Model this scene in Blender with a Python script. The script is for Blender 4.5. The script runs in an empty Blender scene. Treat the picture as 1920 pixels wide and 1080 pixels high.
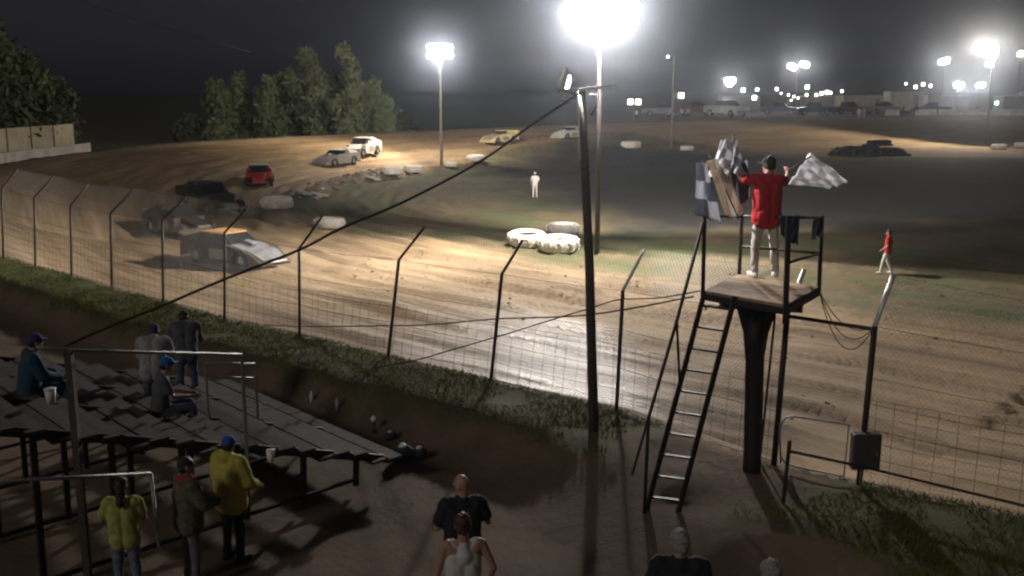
import bpy, bmesh, math, random
import numpy as np
from mathutils import Vector, Matrix, Quaternion
R = math.radians
PI = math.pi
rnd = random.Random(7)
C = bpy.context.scene.collection
SC = bpy.context.scene
# ---------------------------------------------------------------- camera, sky, exposure
F = 1900.0; PITCH = R(11.2); CAMZ = 6.0
cd = bpy.data.cameras.new('camera'); cam = bpy.data.objects.new('camera', cd); C.objects.link(cam)
cam.location = (0, 0, CAMZ); cam.rotation_euler = (PI/2 - PITCH, 0, 0)
cd.sensor_width = 36; cd.lens = 36*F/1920; cd.clip_start = .05; cd.clip_end = 4000
SC.camera = cam
w = bpy.data.worlds.new('World'); SC.world = w; w.use_nodes = True
wn = w.node_tree; wn.nodes.clear()
sky = wn.nodes.new('ShaderNodeTexSky'); sky.sky_type = 'NISHITA'; sky.sun_disc = False
sky.sun_elevation = R(1.0); sky.sun_rotation = R(225)
hs = wn.nodes.new('ShaderNodeHueSaturation'); hs.inputs['Saturation'].default_value = .12
b1 = wn.nodes.new('ShaderNodeBackground'); b1.inputs[1].default_value = .0045
b2 = wn.nodes.new('ShaderNodeBackground'); b2.inputs[0].default_value = (.0105, .0096, .0128, 1); b2.inputs[1].default_value = 1.0
ad = wn.nodes.new('ShaderNodeAddShader'); wo = wn.nodes.new('ShaderNodeOutputWorld')
wn.links.new(sky.outputs[0], hs.inputs['Color']); wn.links.new(hs.outputs[0], b1.inputs[0])
wn.links.new(b1.outputs[0], ad.inputs[0]); wn.links.new(b2.outputs[0], ad.inputs[1]); wn.links.new(ad.outputs[0], wo.inputs[0])
SC.view_settings.view_transform = 'Standard'; SC.view_settings.look = 'None'
SC.view_settings.exposure = 0; SC.view_settings.gamma = 1
SC.render.engine = 'CYCLES'
sl = bpy.data.lights.new('fill_sun', 'SUN'); sl.energy = .40; sl.angle = R(10); sl.color = (1,.93,.85)  # dim fill sun, added to brighten the spectators; no visible source
so_ = bpy.data.objects.new('fill_sun', sl); C.objects.link(so_)
so_.rotation_euler = Vector((.62,.62,-.48)).to_track_quat('-Z','Y').to_euler()   # added fill for camera-facing sides, from behind the left shoulder
cy = SC.cycles
cy.use_denoising = True; cy.max_bounces = 4; cy.diffuse_bounces = 2; cy.glossy_bounces = 2; cy.volume_bounces = 0
cy.transmission_bounces = 2; cy.transparent_max_bounces = 8; cy.pixel_filter_type = 'BLACKMAN_HARRIS'; cy.filter_width = 2.3
cy.sample_clamp_indirect = 4; cy.use_light_tree = True

# ---------------------------------------------------------------- helpers: points
CP, SP = math.cos(PITCH), math.sin(PITCH)
def ray(px, py):
    dx = (px-960)/F; dy = -(py-540)/F
    return Vector((dx, CP + dy*SP, -SP + dy*CP))
def P(px, py, z=0.0):                  # where the sight line meets height z
    d = ray(px, py); t = (z-CAMZ)/d.z
    return Vector((d.x*t, d.y*t, z))
def D(px, py, Y):                      # where it meets the distance Y
    d = ray(px, py); t = Y/d.y
    return Vector((d.x*t, Y, CAMZ + d.z*t))

# ---------------------------------------------------------------- helpers: meshes
class MB:
    def __init__(s): s.v = []; s.f = []; s.mi = []; s.m = 0; s.uv = None
    def add(s, vs, fs):
        o = len(s.v); s.v += [tuple(v) for v in vs]
        s.f += [tuple(i+o for i in f) for f in fs]; s.mi += [s.m]*len(fs); return s
    def box(s, c, size, rot=None, taper=1.0):
        x, y, z = [q/2 for q in size]; M = rot or Matrix.Identity(3)
        vs = []
        for k in (-1, 1):
            t = taper if k > 0 else 1
            for (a, b) in ((-1,-1),(1,-1),(1,1),(-1,1)): vs.append(Vector(c) + M @ Vector((a*x*t, b*y*t, k*z)))
        return s.add(vs, [(3,2,1,0),(4,5,6,7),(0,1,5,4),(1,2,6,5),(2,3,7,6),(3,0,4,7)])
    def bar(s, a, b, wd, ht=None, up=(0,0,1)):
        a = Vector(a); b = Vector(b); ht = ht or wd; d = b-a; L = d.length; x = d.normalized()
        y = Vector(up).cross(x)
        if y.length < 1e-4: y = Vector((0,1,0)).cross(x)
        y.normalize(); z = x.cross(y)
        M = Matrix((x, y, z)).transposed()
        return s.box((a+b)/2, (L, wd, ht), M)
    def tube(s, pts, r, n=8, cap=True):
        pts = [Vector(p) for p in pts]; m = len(pts)
        rs = r if isinstance(r, (list, tuple)) else [r]*m
        vs = []; fs = []; prev = None
        for i, p in enumerate(pts):
            t = (pts[min(i+1, m-1)] - pts[max(i-1, 0)]).normalized()
            if prev is None:
                u = t.orthogonal().normalized()
            else:
                u = prev - t*prev.dot(t); u = u.normalized() if u.length > 1e-6 else t.orthogonal().normalized()
            prev = u; q = t.cross(u)
            for k in range(n):
                a = 2*PI*k/n; vs.append(p + (u*math.cos(a) + q*math.sin(a))*rs[i])
        for i in range(m-1):
            for k in range(n):
                fs.append((i*n+k, i*n+(k+1)%n, (i+1)*n+(k+1)%n, (i+1)*n+k))
        if cap: fs.append(tuple(range(n-1, -1, -1))); fs.append(tuple((m-1)*n+k for k in range(n)))
        return s.add(vs, fs)
    def lathe(s, prof, c=(0,0,0), rot=None, n=20, closed=False):   # prof (r,z) about local z
        M = rot or Matrix.Identity(3); vs = []; fs = []; m = len(prof)
        for (r, z) in prof:
            for k in range(n):
                a = 2*PI*k/n; vs.append(Vector(c) + M @ Vector((r*math.cos(a), r*math.sin(a), z)))
        for i in range(m if closed else m-1):
            j = (i+1) % m
            for k in range(n): fs.append((i*n+k, i*n+(k+1)%n, j*n+(k+1)%n, j*n+k))
        if not closed: fs.append(tuple(range(n-1, -1, -1))); fs.append(tuple((m-1)*n+k for k in range(n)))
        return s.add(vs, fs)
    def ball(s, c, r, rot=None, n=12, m=8):
        if not isinstance(r, (list, tuple)): r = (r, r, r)
        M = rot or Matrix.Identity(3); c = Vector(c)
        vs = [c + M @ Vector((0,0,-r[2]))]; fs = []
        for i in range(1, m):
            ph = -PI/2 + PI*i/m
            for k in range(n):
                a = 2*PI*k/n; vs.append(c + M @ Vector((r[0]*math.cos(ph)*math.cos(a), r[1]*math.cos(ph)*math.sin(a), r[2]*math.sin(ph))))
        vs.append(c + M @ Vector((0,0,r[2])))
        for k in range(n): fs.append((0, 1+(k+1)%n, 1+k))
        for i in range(m-2):
            for k in range(n): fs.append((1+i*n+k, 1+i*n+(k+1)%n, 1+(i+1)*n+(k+1)%n, 1+(i+1)*n+k))
        b = 1+(m-2)*n; t = len(vs)-1
        for k in range(n): fs.append((b+k, b+(k+1)%n, t))
        return s.add(vs, fs)
    def cap(s, a, b, r1, r2, n=10):         # tapered capsule
        a = Vector(a); b = Vector(b); d = b-a
        if d.length < 1e-5: return s.ball(a, r1)
        t = d.normalized(); pts = []; rs = []
        for k in (0, 1, 2, 3): th = PI/2*k/3.0; pts.append(a - t*r1*math.cos(th)); rs.append(max(.002, r1*math.sin(th)))
        for k in (3, 2, 1, 0): th = PI/2*k/3.0; pts.append(b + t*r2*math.cos(th)); rs.append(max(.002, r2*math.sin(th)))
        return s.tube(pts, rs, n)
    def prism(s, prof, y0, y1, inset=None): # prof: (x,z) polygon, extruded along y
        n = len(prof)
        vs = [(x, y0, z) for x, z in prof] + [(x, y1, z) for x, z in prof]
        fs = [tuple(range(n)), tuple(range(2*n-1, n-1, -1))] + [((i+1)%n, i, i+n, (i+1)%n+n) for i in range(n)]
        return s.add(vs, fs)
    def mesh(s, name, mats, smooth=False):
        me = bpy.data.meshes.new(name); me.from_pydata(s.v, [], s.f)
        for m in (mats if isinstance(mats, (list, tuple)) else [mats]): me.materials.append(m)
        if s.m or any(s.mi): me.polygons.foreach_set('material_index', s.mi)
        if smooth: me.polygons.foreach_set('use_smooth', [True]*len(me.polygons))
        me.update(); return me
    def build(s, name, mats, parent=None, smooth=False, loc=None, rotz=0, bevel=0, stuff=False, label=None):
        o = bpy.data.objects.new(name, s.mesh(name, mats, smooth)); C.objects.link(o)
        if parent: o.parent = parent
        if loc is not None: o.location = loc
        if rotz: o.rotation_euler = (0, 0, rotz)
        if bevel:
            b = o.modifiers.new('b', 'BEVEL'); b.width = bevel; b.segments = 2; b.limit_method = 'ANGLE'; b.angle_limit = R(40)
        if stuff: o['kind'] = 'stuff'
        if label: o['label'] = label
        return o
def tag(o, label=None, cat=None, group=None, kind=None):
    if label: o['label'] = label
    if cat: o['category'] = cat
    if group: o['group'] = group
    if kind: o['kind'] = kind
    return o
def empty(name, label, cat, loc=(0,0,0), rotz=0, group=None):
    o = bpy.data.objects.new(name, None); C.objects.link(o); o.empty_display_size = .1
    o.location = loc; o.rotation_euler = (0, 0, rotz); return tag(o, label, cat, group)
def dup(root, loc, rotz=0, label=None, scale=None):
    r = root.copy(); C.objects.link(r); r.location = loc; r.rotation_euler = (0, 0, rotz)
    if scale: r.scale = (scale,)*3
    if label: r['label'] = label
    for ch in list(root.children):
        c = ch.copy(); C.objects.link(c); c.parent = r
        for g in list(ch.children):
            d = g.copy(); C.objects.link(d); d.parent = c
    return r
def swap(root, frm, to):                # repaint a copied thing: parts using one material get another
    for o in [root] + list(root.children_recursive):
        if o.type == 'MESH' and any(m == frm for m in o.data.materials):
            o.data = o.data.copy()
            for i, m in enumerate(o.data.materials):
                if m == frm: o.data.materials[i] = to
    return root

# ---------------------------------------------------------------- helpers: materials
def mat(name, col, rough=.7, var=.25, scale=6.0, bump=0.0, metal=0.0, col2=None, emit=None, spec=.5, bscale=None):
    m = bpy.data.materials.new(name); m.use_nodes = True; n = m.node_tree.nodes; l = m.node_tree.links
    p = n['Principled BSDF']; p.inputs['Roughness'].default_value = rough; p.inputs['Metallic'].default_value = metal
    p.inputs['Specular IOR Level'].default_value = spec
    tc = n.new('ShaderNodeTexCoord'); no = n.new('ShaderNodeTexNoise'); no.inputs['Scale'].default_value = scale
    no.inputs['Detail'].default_value = 6; no.inputs['Roughness'].default_value = .65
    l.new(tc.outputs['Object'], no.inputs['Vector'])
    rp = n.new('ShaderNodeValToRGB'); rp.color_ramp.elements[0].position = .3; rp.color_ramp.elements[1].position = .7
    c2 = col2 or [c*(1-var) for c in col[:3]]; c1 = col if col2 else [min(1, c*(1+var*.6)) for c in col[:3]]
    rp.color_ramp.elements[0].color = (*c2[:3], 1); rp.color_ramp.elements[1].color = (*c1[:3], 1)
    l.new(no.outputs['Fac'], rp.inputs[0]); l.new(rp.outputs[0], p.inputs['Base Color'])
    if bump:
        nb = n.new('ShaderNodeTexNoise'); nb.inputs['Scale'].default_value = bscale or scale*3; nb.inputs['Detail'].default_value = 5
        l.new(tc.outputs['Object'], nb.inputs['Vector'])
        b = n.new('ShaderNodeBump'); b.inputs['Strength'].default_value = 1; b.inputs['Distance'].default_value = bump
        l.new(nb.outputs['Fac'], b.inputs['Height']); l.new(b.outputs[0], p.inputs['Normal'])
    if emit:
        p.inputs['Emission Color'].default_value = (*emit[:3], 1); p.inputs['Emission Strength'].default_value = emit[3]
    return m
M = {}
M['rust'] = mat('dark_painted_steel', (.030,.028,.034), .55, .5, 12, .002, .3, col2=(.045,.028,.02))
M['galv'] = mat('galvanised_steel', (.30,.30,.29), .5, .25, 20, .0005, .6)
M['wire'] = mat('fence_wire', (.22,.21,.20), .5, .3, 8, 0, .5)
M['overwire'] = mat('lit_overhang_wire', (.36,.35,.32), .5, .2, 8, 0, .2)  # paler than the fence wire: lamp light on the overhang put into its colour
M['wiredark'] = mat('weathered_fence_wire', (.07,.06,.055), .6, .3, 8, 0, .3)
M['lit_steel'] = mat('lamplit_galvanised_steel', (.80,.79,.76), .4, .25, 20, 0, .3)  # whiteness stands for lamp light on the arms and pole hardware
M['polewood'] = mat('weathered_pole_wood', (.085,.068,.055), .85, .4, 14, .004)
M['palepole'] = mat('pale_light_pole', (.30,.28,.24), .7, .3, 10, .002)
M['cable'] = mat('black_cable', (.035,.028,.025), .6, .3, 5)
M['plank'] = mat('grey_plank_wood', (.078,.062,.048), .8, .45, 5, .003)
M['plank2'] = mat('brown_plank_wood', (.058,.044,.034), .8, .45, 6, .003)
M['deck'] = mat('dusty_plywood_deck', (.44,.29,.18), .8, .45, 5, .003)
M['rubber'] = mat('black_rubber', (.02,.02,.021), .75, .4, 12, .003)
M['tyrewhite'] = mat('white_painted_tractor_tyre', (.86,.83,.78), .7, .15, 5, .006, col2=(.52,.46,.38))
M['rim'] = mat('wheel_rim', (.35,.35,.36), .4, .3, 8, 0, .6)
M['skin'] = mat('skin', (.42,.24,.17), .55, .12, 8, .0005)
M['skin2'] = mat('tanned_skin', (.34,.18,.12), .55, .12, 8, .0005)
def fab(name, c, v=.3, sc=14, c2=None): return mat(name, c, .9, v, sc, .004, col2=c2, bscale=9)
M['red'] = fab('red_cloth', (.50,.018,.022)); M['khaki'] = fab('pale_khaki_cloth', (.58,.54,.48), .15)
M['black'] = fab('black_cloth', (.018,.017,.022)); M['white'] = fab('white_cloth', (.62,.59,.55), .12)
M['yellow'] = fab('yellow_rain_jacket', (.50,.43,.08), .2); M['lime'] = fab('lime_yellow_cloth', (.42,.42,.11), .2)
M['camo'] = fab('camouflage_cloth', (.16,.13,.09), .3, 16, c2=(.04,.045,.028)); M['blue'] = fab('blue_cloth', (.02,.13,.42))
M['denim'] = fab('denim_cloth', (.05,.075,.13)); M['palegrey'] = fab('pale_grey_cloth', (.34,.33,.34))
M['teal'] = fab('dark_teal_cloth', (.018,.06,.10)); M['purple'] = fab('purple_cap_cloth', (.06,.03,.16))
M['slate'] = fab('slate_cloth', (.09,.095,.115)); M['grey'] = fab('grey_cloth', (.16,.15,.15))
M['jeanslight'] = fab('washed_denim_cloth', (.16,.19,.24))
M['hair'] = mat('dark_hair', (.022,.014,.010), .6, .4, 30, .004); M['hairgrey'] = mat('grey_hair', (.50,.49,.47), .8, .5, 40, .012, col2=(.16,.15,.14))
M['hairbrown'] = mat('brown_hair', (.075,.035,.02), .6, .4, 30, .004)
M['eye'] = mat('eye', (.02,.015,.012), .2, .1); M['lip'] = mat('lips', (.30,.10,.085), .5, .1)
M['glass'] = mat('dark_glass', (.02,.022,.025), .15, .1)
M['carwhite'] = mat('white_car_paint', (.72,.71,.70), .4, .12, 2.5, col2=(.42,.36,.29))
M['cardark'] = mat('dark_dusty_car_paint', (.030,.025,.018), .75, .5, 1.6, col2=(.085,.06,.032), spec=.2)
M['carblack'] = mat('black_dusty_car_paint', (.022,.021,.022), .45, .5, 2.5, col2=(.06,.045,.032))
M['carsilver'] = mat('silver_blue_car_paint', (.22,.225,.25), .5, .2, 3, col2=(.09,.075,.055))
M['carred'] = mat('red_car_paint', (.50,.02,.025), .4, .2, 3, col2=(.26,.04,.03))
M['cargrey'] = mat('grey_dusty_car_paint', (.26,.25,.25), .45, .4, 3, col2=(.15,.12,.10))
M['caryellow'] = mat('pale_yellow_car_paint', (.68,.60,.26), .4, .15, 3, col2=(.40,.33,.16))
M['carorange'] = mat('orange_roof_paint', (.62,.36,.16), .35, .15, 3)
M['rock'] = mat('rubble_rock', (.20,.165,.13), .9, .5, 4, .02)
M['rockpale'] = mat('pale_concrete_rubble', (.42,.40,.37), .9, .4, 5, .01)
M['concrete'] = mat('pale_concrete_wall', (.66,.62,.55), .85, .3, .8, .004)
M['panel'] = mat('beige_fence_panel', (.60,.52,.36), .8, .3, .7, .003)
M['bark'] = mat('tree_bark', (.07,.055,.042), .9, .4, 6, .02)
M['leaf'] = mat('tree_leaves', (.155,.180,.080), .8, .4, .45, col2=(.075,.105,.042))
M['leaf2'] = mat('paler_tree_leaves', (.15,.165,.075), .8, .4, .6, col2=(.075,.10,.04))
M['leafdark'] = mat('dark_tree_leaves', (.045,.055,.03), .85, .4, .6, col2=(.025,.035,.018))
M['grassblade'] = mat('grass_blades', (.165,.170,.022), .95, .4, .7, col2=(.085,.105,.016), spec=.08)
M['trailer'] = mat('cream_trailer_paint', (.55,.51,.42), .5, .15, 1); M['trailergrey'] = mat('grey_trailer_paint', (.26,.25,.24), .5, .2, 1)
M['truckred'] = mat('maroon_truck_paint', (.16,.045,.03), .4, .2, 1); M['truckblue'] = mat('blue_truck_paint', (.03,.05,.14), .4, .2, 1)
M['cupwhite'] = mat('white_plastic', (.75,.74,.72), .5, .08, 4); M['boxgrey'] = mat('grey_metal_box', (.085,.08,.085), .5, .3, 9, .001, .3)
M['canblue'] = mat('dark_bag_cloth', (.03,.03,.05), .8, .3, 9)
M['sponsor'] = mat('car_door_panel', (.24,.21,.17), .5, .5, 3)
def glow(name, col, s):
    m = bpy.data.materials.new(name); m.use_nodes = True; p = m.node_tree.nodes['Principled BSDF']
    p.inputs['Base Color'].default_value = (.8,.8,.8,1)
    p.inputs['Emission Color'].default_value = (*col, 1); p.inputs['Emission Strength'].default_value = s; return m
M['lamp_big'] = glow('lit_stadium_lens', (.93,.94,1), 110); M['lamp_mid'] = glow('lit_flood_lens', (1,.96,.95), 70)
M['lamp_far'] = glow('lit_far_lens', (1,.93,.84), 70); M['lamp_small'] = glow('lit_small_lens', (1,.93,.85), 9); M['lamp_green'] = glow('lit_cool_lens', (.55,1,.85), 14)

# ---------------------------------------------------------------- terrain
# outer boundary of the oval: x, y, rim height, inner bank width, outer level, outer flat, outer slope width
OB = []
def ob(x, y, zr, wi, zo, fl, so): OB.append((x, y, zr, wi, zo, fl, so))
ob(30, -14, .5, 3, -.12, 2.35, .8)
fence_px = [(2150,1018),(1610,905),(1450,872),(1155,768),(918,713),(725,668),(561,628),(420,598),(305,566),(209,540),(133,516),(65,499),(5,482)]
FP = [P(x, y, .5) for x, y in fence_px]
for k, p in enumerate(FP): ob(p.x, p.y, .5, 3.0, -.12, (2.2,1.6,.9,1.3)[k] if k < 4 else 1.5, (1.2,1.7,3.2,1.5)[k] if k < 4 else .8)
ob(-26, 45, .7, 8, 0, 2.5, 2)
for q in ((-30,53,1.0,16),(-32.3,61,1.1,20),(-33,72,1.15,24),(-31.5,83,1.15,24),(-27.5,93,1.15,24),(-20,104,1.15,24),(-11,115,1.15,24),(9,133,1.35,26)):
    ob(q[0], q[1], q[2], q[3], -.6, 1.5, 10)
for q in ((42,152,1.45,26),(86,172,1.45,26),(160,200,1.45,26),(420,300,1.45,26)): ob(q[0], q[1], q[2], q[3], 1.3, 5, 10)
OBa = np.array(OB)
def outer(x, y):
    x = np.asarray(x, float); y = np.asarray(y, float)
    best = np.full(x.shape, 1e9); prm = [np.zeros(x.shape) for _ in range(6)]; sgn = np.ones(x.shape)
    s0 = 0
    for i in range(len(OBa)-1):
        a = OBa[i]; b = OBa[i+1]; dx, dy = b[0]-a[0], b[1]-a[1]; L2 = dx*dx+dy*dy; L = math.sqrt(L2)
        t = np.clip(((x-a[0])*dx+(y-a[1])*dy)/L2, 0, 1)
        d = np.hypot(x-a[0]-t*dx, y-a[1]-t*dy)
        k = d < best - 1e-9
        best = np.where(k, d, best)
        cr = dx*(y-a[1]) - dy*(x-a[0])      # left of travel direction -> negative; inside is right
        sgn = np.where(k, np.where(cr < 0, 1, -1), sgn)
        for j in range(5): prm[j] = np.where(k, a[2+j]+(b[2+j]-a[2+j])*t, prm[j])
        prm[5] = np.where(k, s0+t*L, prm[5]); s0 += L
    return best*sgn, prm
_rs = np.random.RandomState(3); LAT = _rs.rand(256, 256)
def vnoise(x, y):
    xi = np.floor(x).astype(int); yi = np.floor(y).astype(int); fx = x-xi; fy = y-yi
    fx = fx*fx*(3-2*fx); fy = fy*fy*(3-2*fy)
    g = lambda a, b: LAT[a % 256, b % 256]
    return (g(xi,yi)*(1-fx)+g(xi+1,yi)*fx)*(1-fy) + (g(xi,yi+1)*(1-fx)+g(xi+1,yi+1)*fx)*fy
def sms(a, b, x):
    t = np.clip((x-a)/(b-a), 0, 1); return t*t*(3-2*t)
def height(x, y, detail=True):
    d, p = outer(x, y); zr, wi, zo, fl, so, s = p
    zin = -1.3 + (zr+1.3)*(1-sms(0, 1, d/wi))
    zout = zr + (zo-zr)*sms(0, 1, (-d-fl)/so)
    z = np.where(d > 0, zin, zout)
    near = sms(11.2, 8.6, np.asarray(y, float)) * sms(-2.6, -4.0, d)
    z = z + .50*near
    # rubble ridge on the inside of the turn
    ridge = np.zeros(np.shape(z))
    for i in range(len(RIDGE)-1):
        a, b = RIDGE[i], RIDGE[i+1]; dx, dy = b[0]-a[0], b[1]-a[1]; L2 = dx*dx+dy*dy
        t = np.clip(((x-a[0])*dx+(y-a[1])*dy)/L2, 0, 1); q = np.hypot(x-a[0]-t*dx, y-a[1]-t*dy)
        ridge = np.maximum(ridge, np.exp(-(q/1.6)**2))
    z = z + .42*ridge*(.5+.8*vnoise(np.asarray(x)*.9+5, np.asarray(y)*.9))
    if detail:
        st = vnoise(d*2.2+20, s*.12+3)-.5; st2 = vnoise(d*5.0+60, s*.35+9)-.5
        tr = sms(1, 4, d)*(1-sms(26, 34, d))
        z = z + tr*(.20+.16*sms(7, 11, d))*(st+.5*st2)
        z = z + .10*(vnoise(np.asarray(x)*.45+11, np.asarray(y)*.45+17)-.5)*sms(0.5, 3, np.abs(d+1.2))
        be = sms(-2.4, -1.7, d)*sms(.3, -.4, d)
        z = z + be*.16*(vnoise(np.asarray(x)*1.3, np.asarray(y)*1.3)-.5)
    return z
RIDGE = [P(x, y, -1.2).xy for x, y in ((548,380),(600,362),(660,348),(700,338),(745,330))]
def zt(x, y): return float(height(np.array([x]), np.array([y]))[0])
def G(px, py, dz=0.0):                 # where the sight line meets the terrain
    d = ray(px, py); lo = 4.0; ts = np.concatenate([np.arange(4, 60, .1), np.arange(60, 420, .5)])
    hh = height(d.x*ts, d.y*ts); k = np.nonzero(CAMZ + d.z*ts < hh)[0]
    t = ts[k[0]] if len(k) else 200.
    return Vector((d.x*t, d.y*t, zt(d.x*t, d.y*t) + dz))
INN = [P(x, y, -1.25).xy for x, y in ((2150,660),(1920,622),(1600,588),(1250,528),(1000,492),(830,450),(660,442),(560,405),(495,396),(520,378),(640,350),(740,332),(830,316),(900,300),(1180,276),(1290,280),(1570,291),(1920,294),(2300,296))]
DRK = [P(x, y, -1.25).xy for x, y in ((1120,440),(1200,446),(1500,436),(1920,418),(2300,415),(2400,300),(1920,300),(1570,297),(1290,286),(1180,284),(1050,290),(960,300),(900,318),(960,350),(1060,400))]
def polysd(poly, x, y):
    n = len(poly); best = np.full(x.shape, 1e9); ins = np.zeros(x.shape, bool)
    for i in range(n):
        a = poly[i]; b = poly[(i+1) % n]; dx, dy = b[0]-a[0], b[1]-a[1]; L2 = dx*dx+dy*dy+1e-12
        t = np.clip(((x-a[0])*dx+(y-a[1])*dy)/L2, 0, 1)
        best = np.minimum(best, np.hypot(x-a[0]-t*dx, y-a[1]-t*dy))
        c = ((a[1] > y) != (b[1] > y)) & (x < (b[0]-a[0])*(y-a[1])/((b[1]-a[1])+1e-12)+a[0])
        ins ^= c
    return np.where(ins, best, -best)
def grow(a, step, k, end):
    r = []; 
    while a < end: step *= k; a += step; r.append(a)
    return r
gx = grow(26, .3, 1.09, 900); xs = np.array([-q for q in gx[::-1]] + list(np.arange(-26, 26.01, .22)) + gx)
ys = np.array([-40,-20,-10,-4,0,3,5,6.5] + list(np.arange(8, 30, .16)) + list(np.arange(30, 62, .3)) + list(np.arange(62, 150, .8)) + grow(150, .8, 1.09, 1000))
XX, YY = np.meshgrid(xs, ys); fx = XX.ravel(); fy = YY.ravel()
DO, PR = outer(fx, fy); ZZ = height(fx, fy); DI = polysd(INN, fx, fy); DD = polysd(DRK, fx, fy)
nx, ny = len(xs), len(ys)
ii = np.arange((nx-1)*(ny-1)); cx_ = ii % (nx-1); cy_ = ii//(nx-1)
quads = np.stack([cy_*nx+cx_, cy_*nx+cx_+1, (cy_+1)*nx+cx_+1, (cy_+1)*nx+cx_], 1)
fd = DO[quads].mean(1); fi = DI[quads].mean(1); fs_ = PR[5][quads].mean(1)
S_END = float(sum(math.hypot(OBa[i+1][0]-OBa[i][0], OBa[i+1][1]-OBa[i][1]) for i in range(14)))
reg = np.full(len(quads), 4)
reg[(fd > 0) & (fi <= 0)] = 0; reg[(fd > 0) & (fi > 0)] = 1
reg[(fd <= 0) & (fs_ < S_END)] = 3; reg[(fd <= 0) & (fd > -3.4) & (fs_ < S_END)] = 2

def ground_material(name, kind):
    m = bpy.data.materials.new(name); m.use_nodes = True; n = m.node_tree.nodes; l = m.node_tree.links
    p = n['Principled BSDF']; p.inputs['Specular IOR Level'].default_value = .5
    def A(nm): a = n.new('ShaderNodeAttribute'); a.attribute_name = nm; return a.outputs['Fac']
    geo = n.new('ShaderNodeNewGeometry')
    def noise(sc, det=6, rough=.65, vec=None, off=0):
        t = n.new('ShaderNodeTexNoise'); t.inputs['Scale'].default_value = sc; t.inputs['Detail'].default_value = det; t.inputs['Roughness'].default_value = rough
        if off:
            mp = n.new('ShaderNodeVectorMath'); mp.inputs[1].default_value = (off, off*1.7, 0); l.new(vec or geo.outputs['Position'], mp.inputs[0]); l.new(mp.outputs[0], t.inputs['Vector'])
        else: l.new(vec or geo.outputs['Position'], t.inputs['Vector'])
        return t.outputs['Fac']
    def math_(op, a, b=None, c=None):
        t = n.new('ShaderNodeMath'); t.operation = op
        for i, q in enumerate((a, b, c)):
            if q is None: continue
            if isinstance(q, (int, float)): t.inputs[i].default_value = q
            else: l.new(q, t.inputs[i])
        return t.outputs[0]
    def ramp(v, a, b, lo=0, hi=1):
        t = n.new('ShaderNodeMapRange'); t.interpolation_type = 'SMOOTHSTEP'; l.new(v, t.inputs[0])
        for i, q in enumerate((a, b, lo, hi)): t.inputs[i+1].default_value = q
        return t.outputs[0]
    def mix(f, a, b):
        t = n.new('ShaderNodeMix'); t.data_type = 'RGBA'; l.new(f, t.inputs[0])
        for i, q in ((6, a), (7, b)):
            if isinstance(q, tuple): t.inputs[i].default_value = (*q, 1)
            else: l.new(q, t.inputs[i])
        return t.outputs[2]
    # streak coordinates follow the track
    cv = n.new('ShaderNodeCombineXYZ'); l.new(math_('MULTIPLY', A('d_out'), 1.0), cv.inputs[0]); l.new(math_('MULTIPLY', A('s_out'), .06), cv.inputs[1])
    st = noise(2.2, 6, .7, cv.outputs[0]); st2 = noise(.55, 4, .6, cv.outputs[0], 7)
    fine = noise(9, 8, .75); mid = noise(1.1, 6, .65, None, 31); big = noise(.18, 5, .6, None, 13)
    # dirt
    dirt = mix(ramp(st, .35, .65), (.140,.090,.048), (.310,.215,.120))
    dirt = mix(ramp(st2, .40, .62, 0, .55), dirt, (.35,.245,.13))
    dirt = mix(ramp(mid, .45, .75, 0, .5), dirt, (.115,.074,.044))
    dirt = mix(ramp(fine, .5, .8, 0, .45), dirt, (.34,.25,.16))
    # infield: worn grass and soil
    inf = mix(ramp(mid, .38, .62), (.100,.082,.038), (.155,.108,.060))
    inf = mix(ramp(big, .42, .6, 0, .8), inf, (.068,.085,.030))
    inf = mix(ramp(fine, .55, .8, 0, .4), inf, (.17,.14,.09))
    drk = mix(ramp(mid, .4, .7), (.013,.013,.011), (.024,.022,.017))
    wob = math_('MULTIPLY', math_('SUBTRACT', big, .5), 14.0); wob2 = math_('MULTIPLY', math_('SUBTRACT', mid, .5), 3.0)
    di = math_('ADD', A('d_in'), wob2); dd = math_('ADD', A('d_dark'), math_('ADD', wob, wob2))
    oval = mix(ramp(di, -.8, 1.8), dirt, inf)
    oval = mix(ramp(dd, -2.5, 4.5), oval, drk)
    # verge and spectator ground
    gr = mix(ramp(mid, .4, .62), (.100,.108,.022), (.080,.070,.028)); gr = mix(ramp(fine, .5, .75, 0, .6), gr, (.12,.10,.05))
    sp = mix(ramp(mid, .38, .66), (.165,.112,.066), (.110,.078,.048)); sp = mix(ramp(big, .4, .6, 0, .6), sp, (.18,.125,.078))
    sp = mix(ramp(fine, .52, .78, 0, .55), sp, (.20,.16,.12))
    dv = math_('ADD', A('d_out'), math_('MULTIPLY', math_('SUBTRACT', mid, .5), 1.2))
    pp = n.new('ShaderNodeSeparateXYZ'); l.new(geo.outputs['Position'], pp.inputs[0])
    # bare path at the foot of the flag tower
    px_ = math_('SUBTRACT', pp.outputs[0], BARE[0]); py_ = math_('SUBTRACT', pp.outputs[1], BARE[1])
    pr = math_('SQRT', math_('ADD', math_('MULTIPLY', px_, px_), math_('MULTIPLY', py_, py_)))
    bare = ramp(math_('ADD', pr, math_('MULTIPLY', math_('SUBTRACT', mid, .5), 1.6)), 1.0, 2.0, 1, 0)
    gr = mix(bare, gr, (.165,.105,.062))
    wdx = ramp(pp.outputs[0], 3.6, 5.2)
    dv = math_('ADD', dv, math_('MULTIPLY', wdx, .75))
    vs = mix(ramp(dv, -2.05, -1.55), sp, gr)
    out = mix(ramp(mid, .4, .62), (.05,.058,.024), (.07,.06,.035))
    far = mix(ramp(mid, .4, .62), (.15,.11,.08), (.11,.08,.055))
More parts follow.
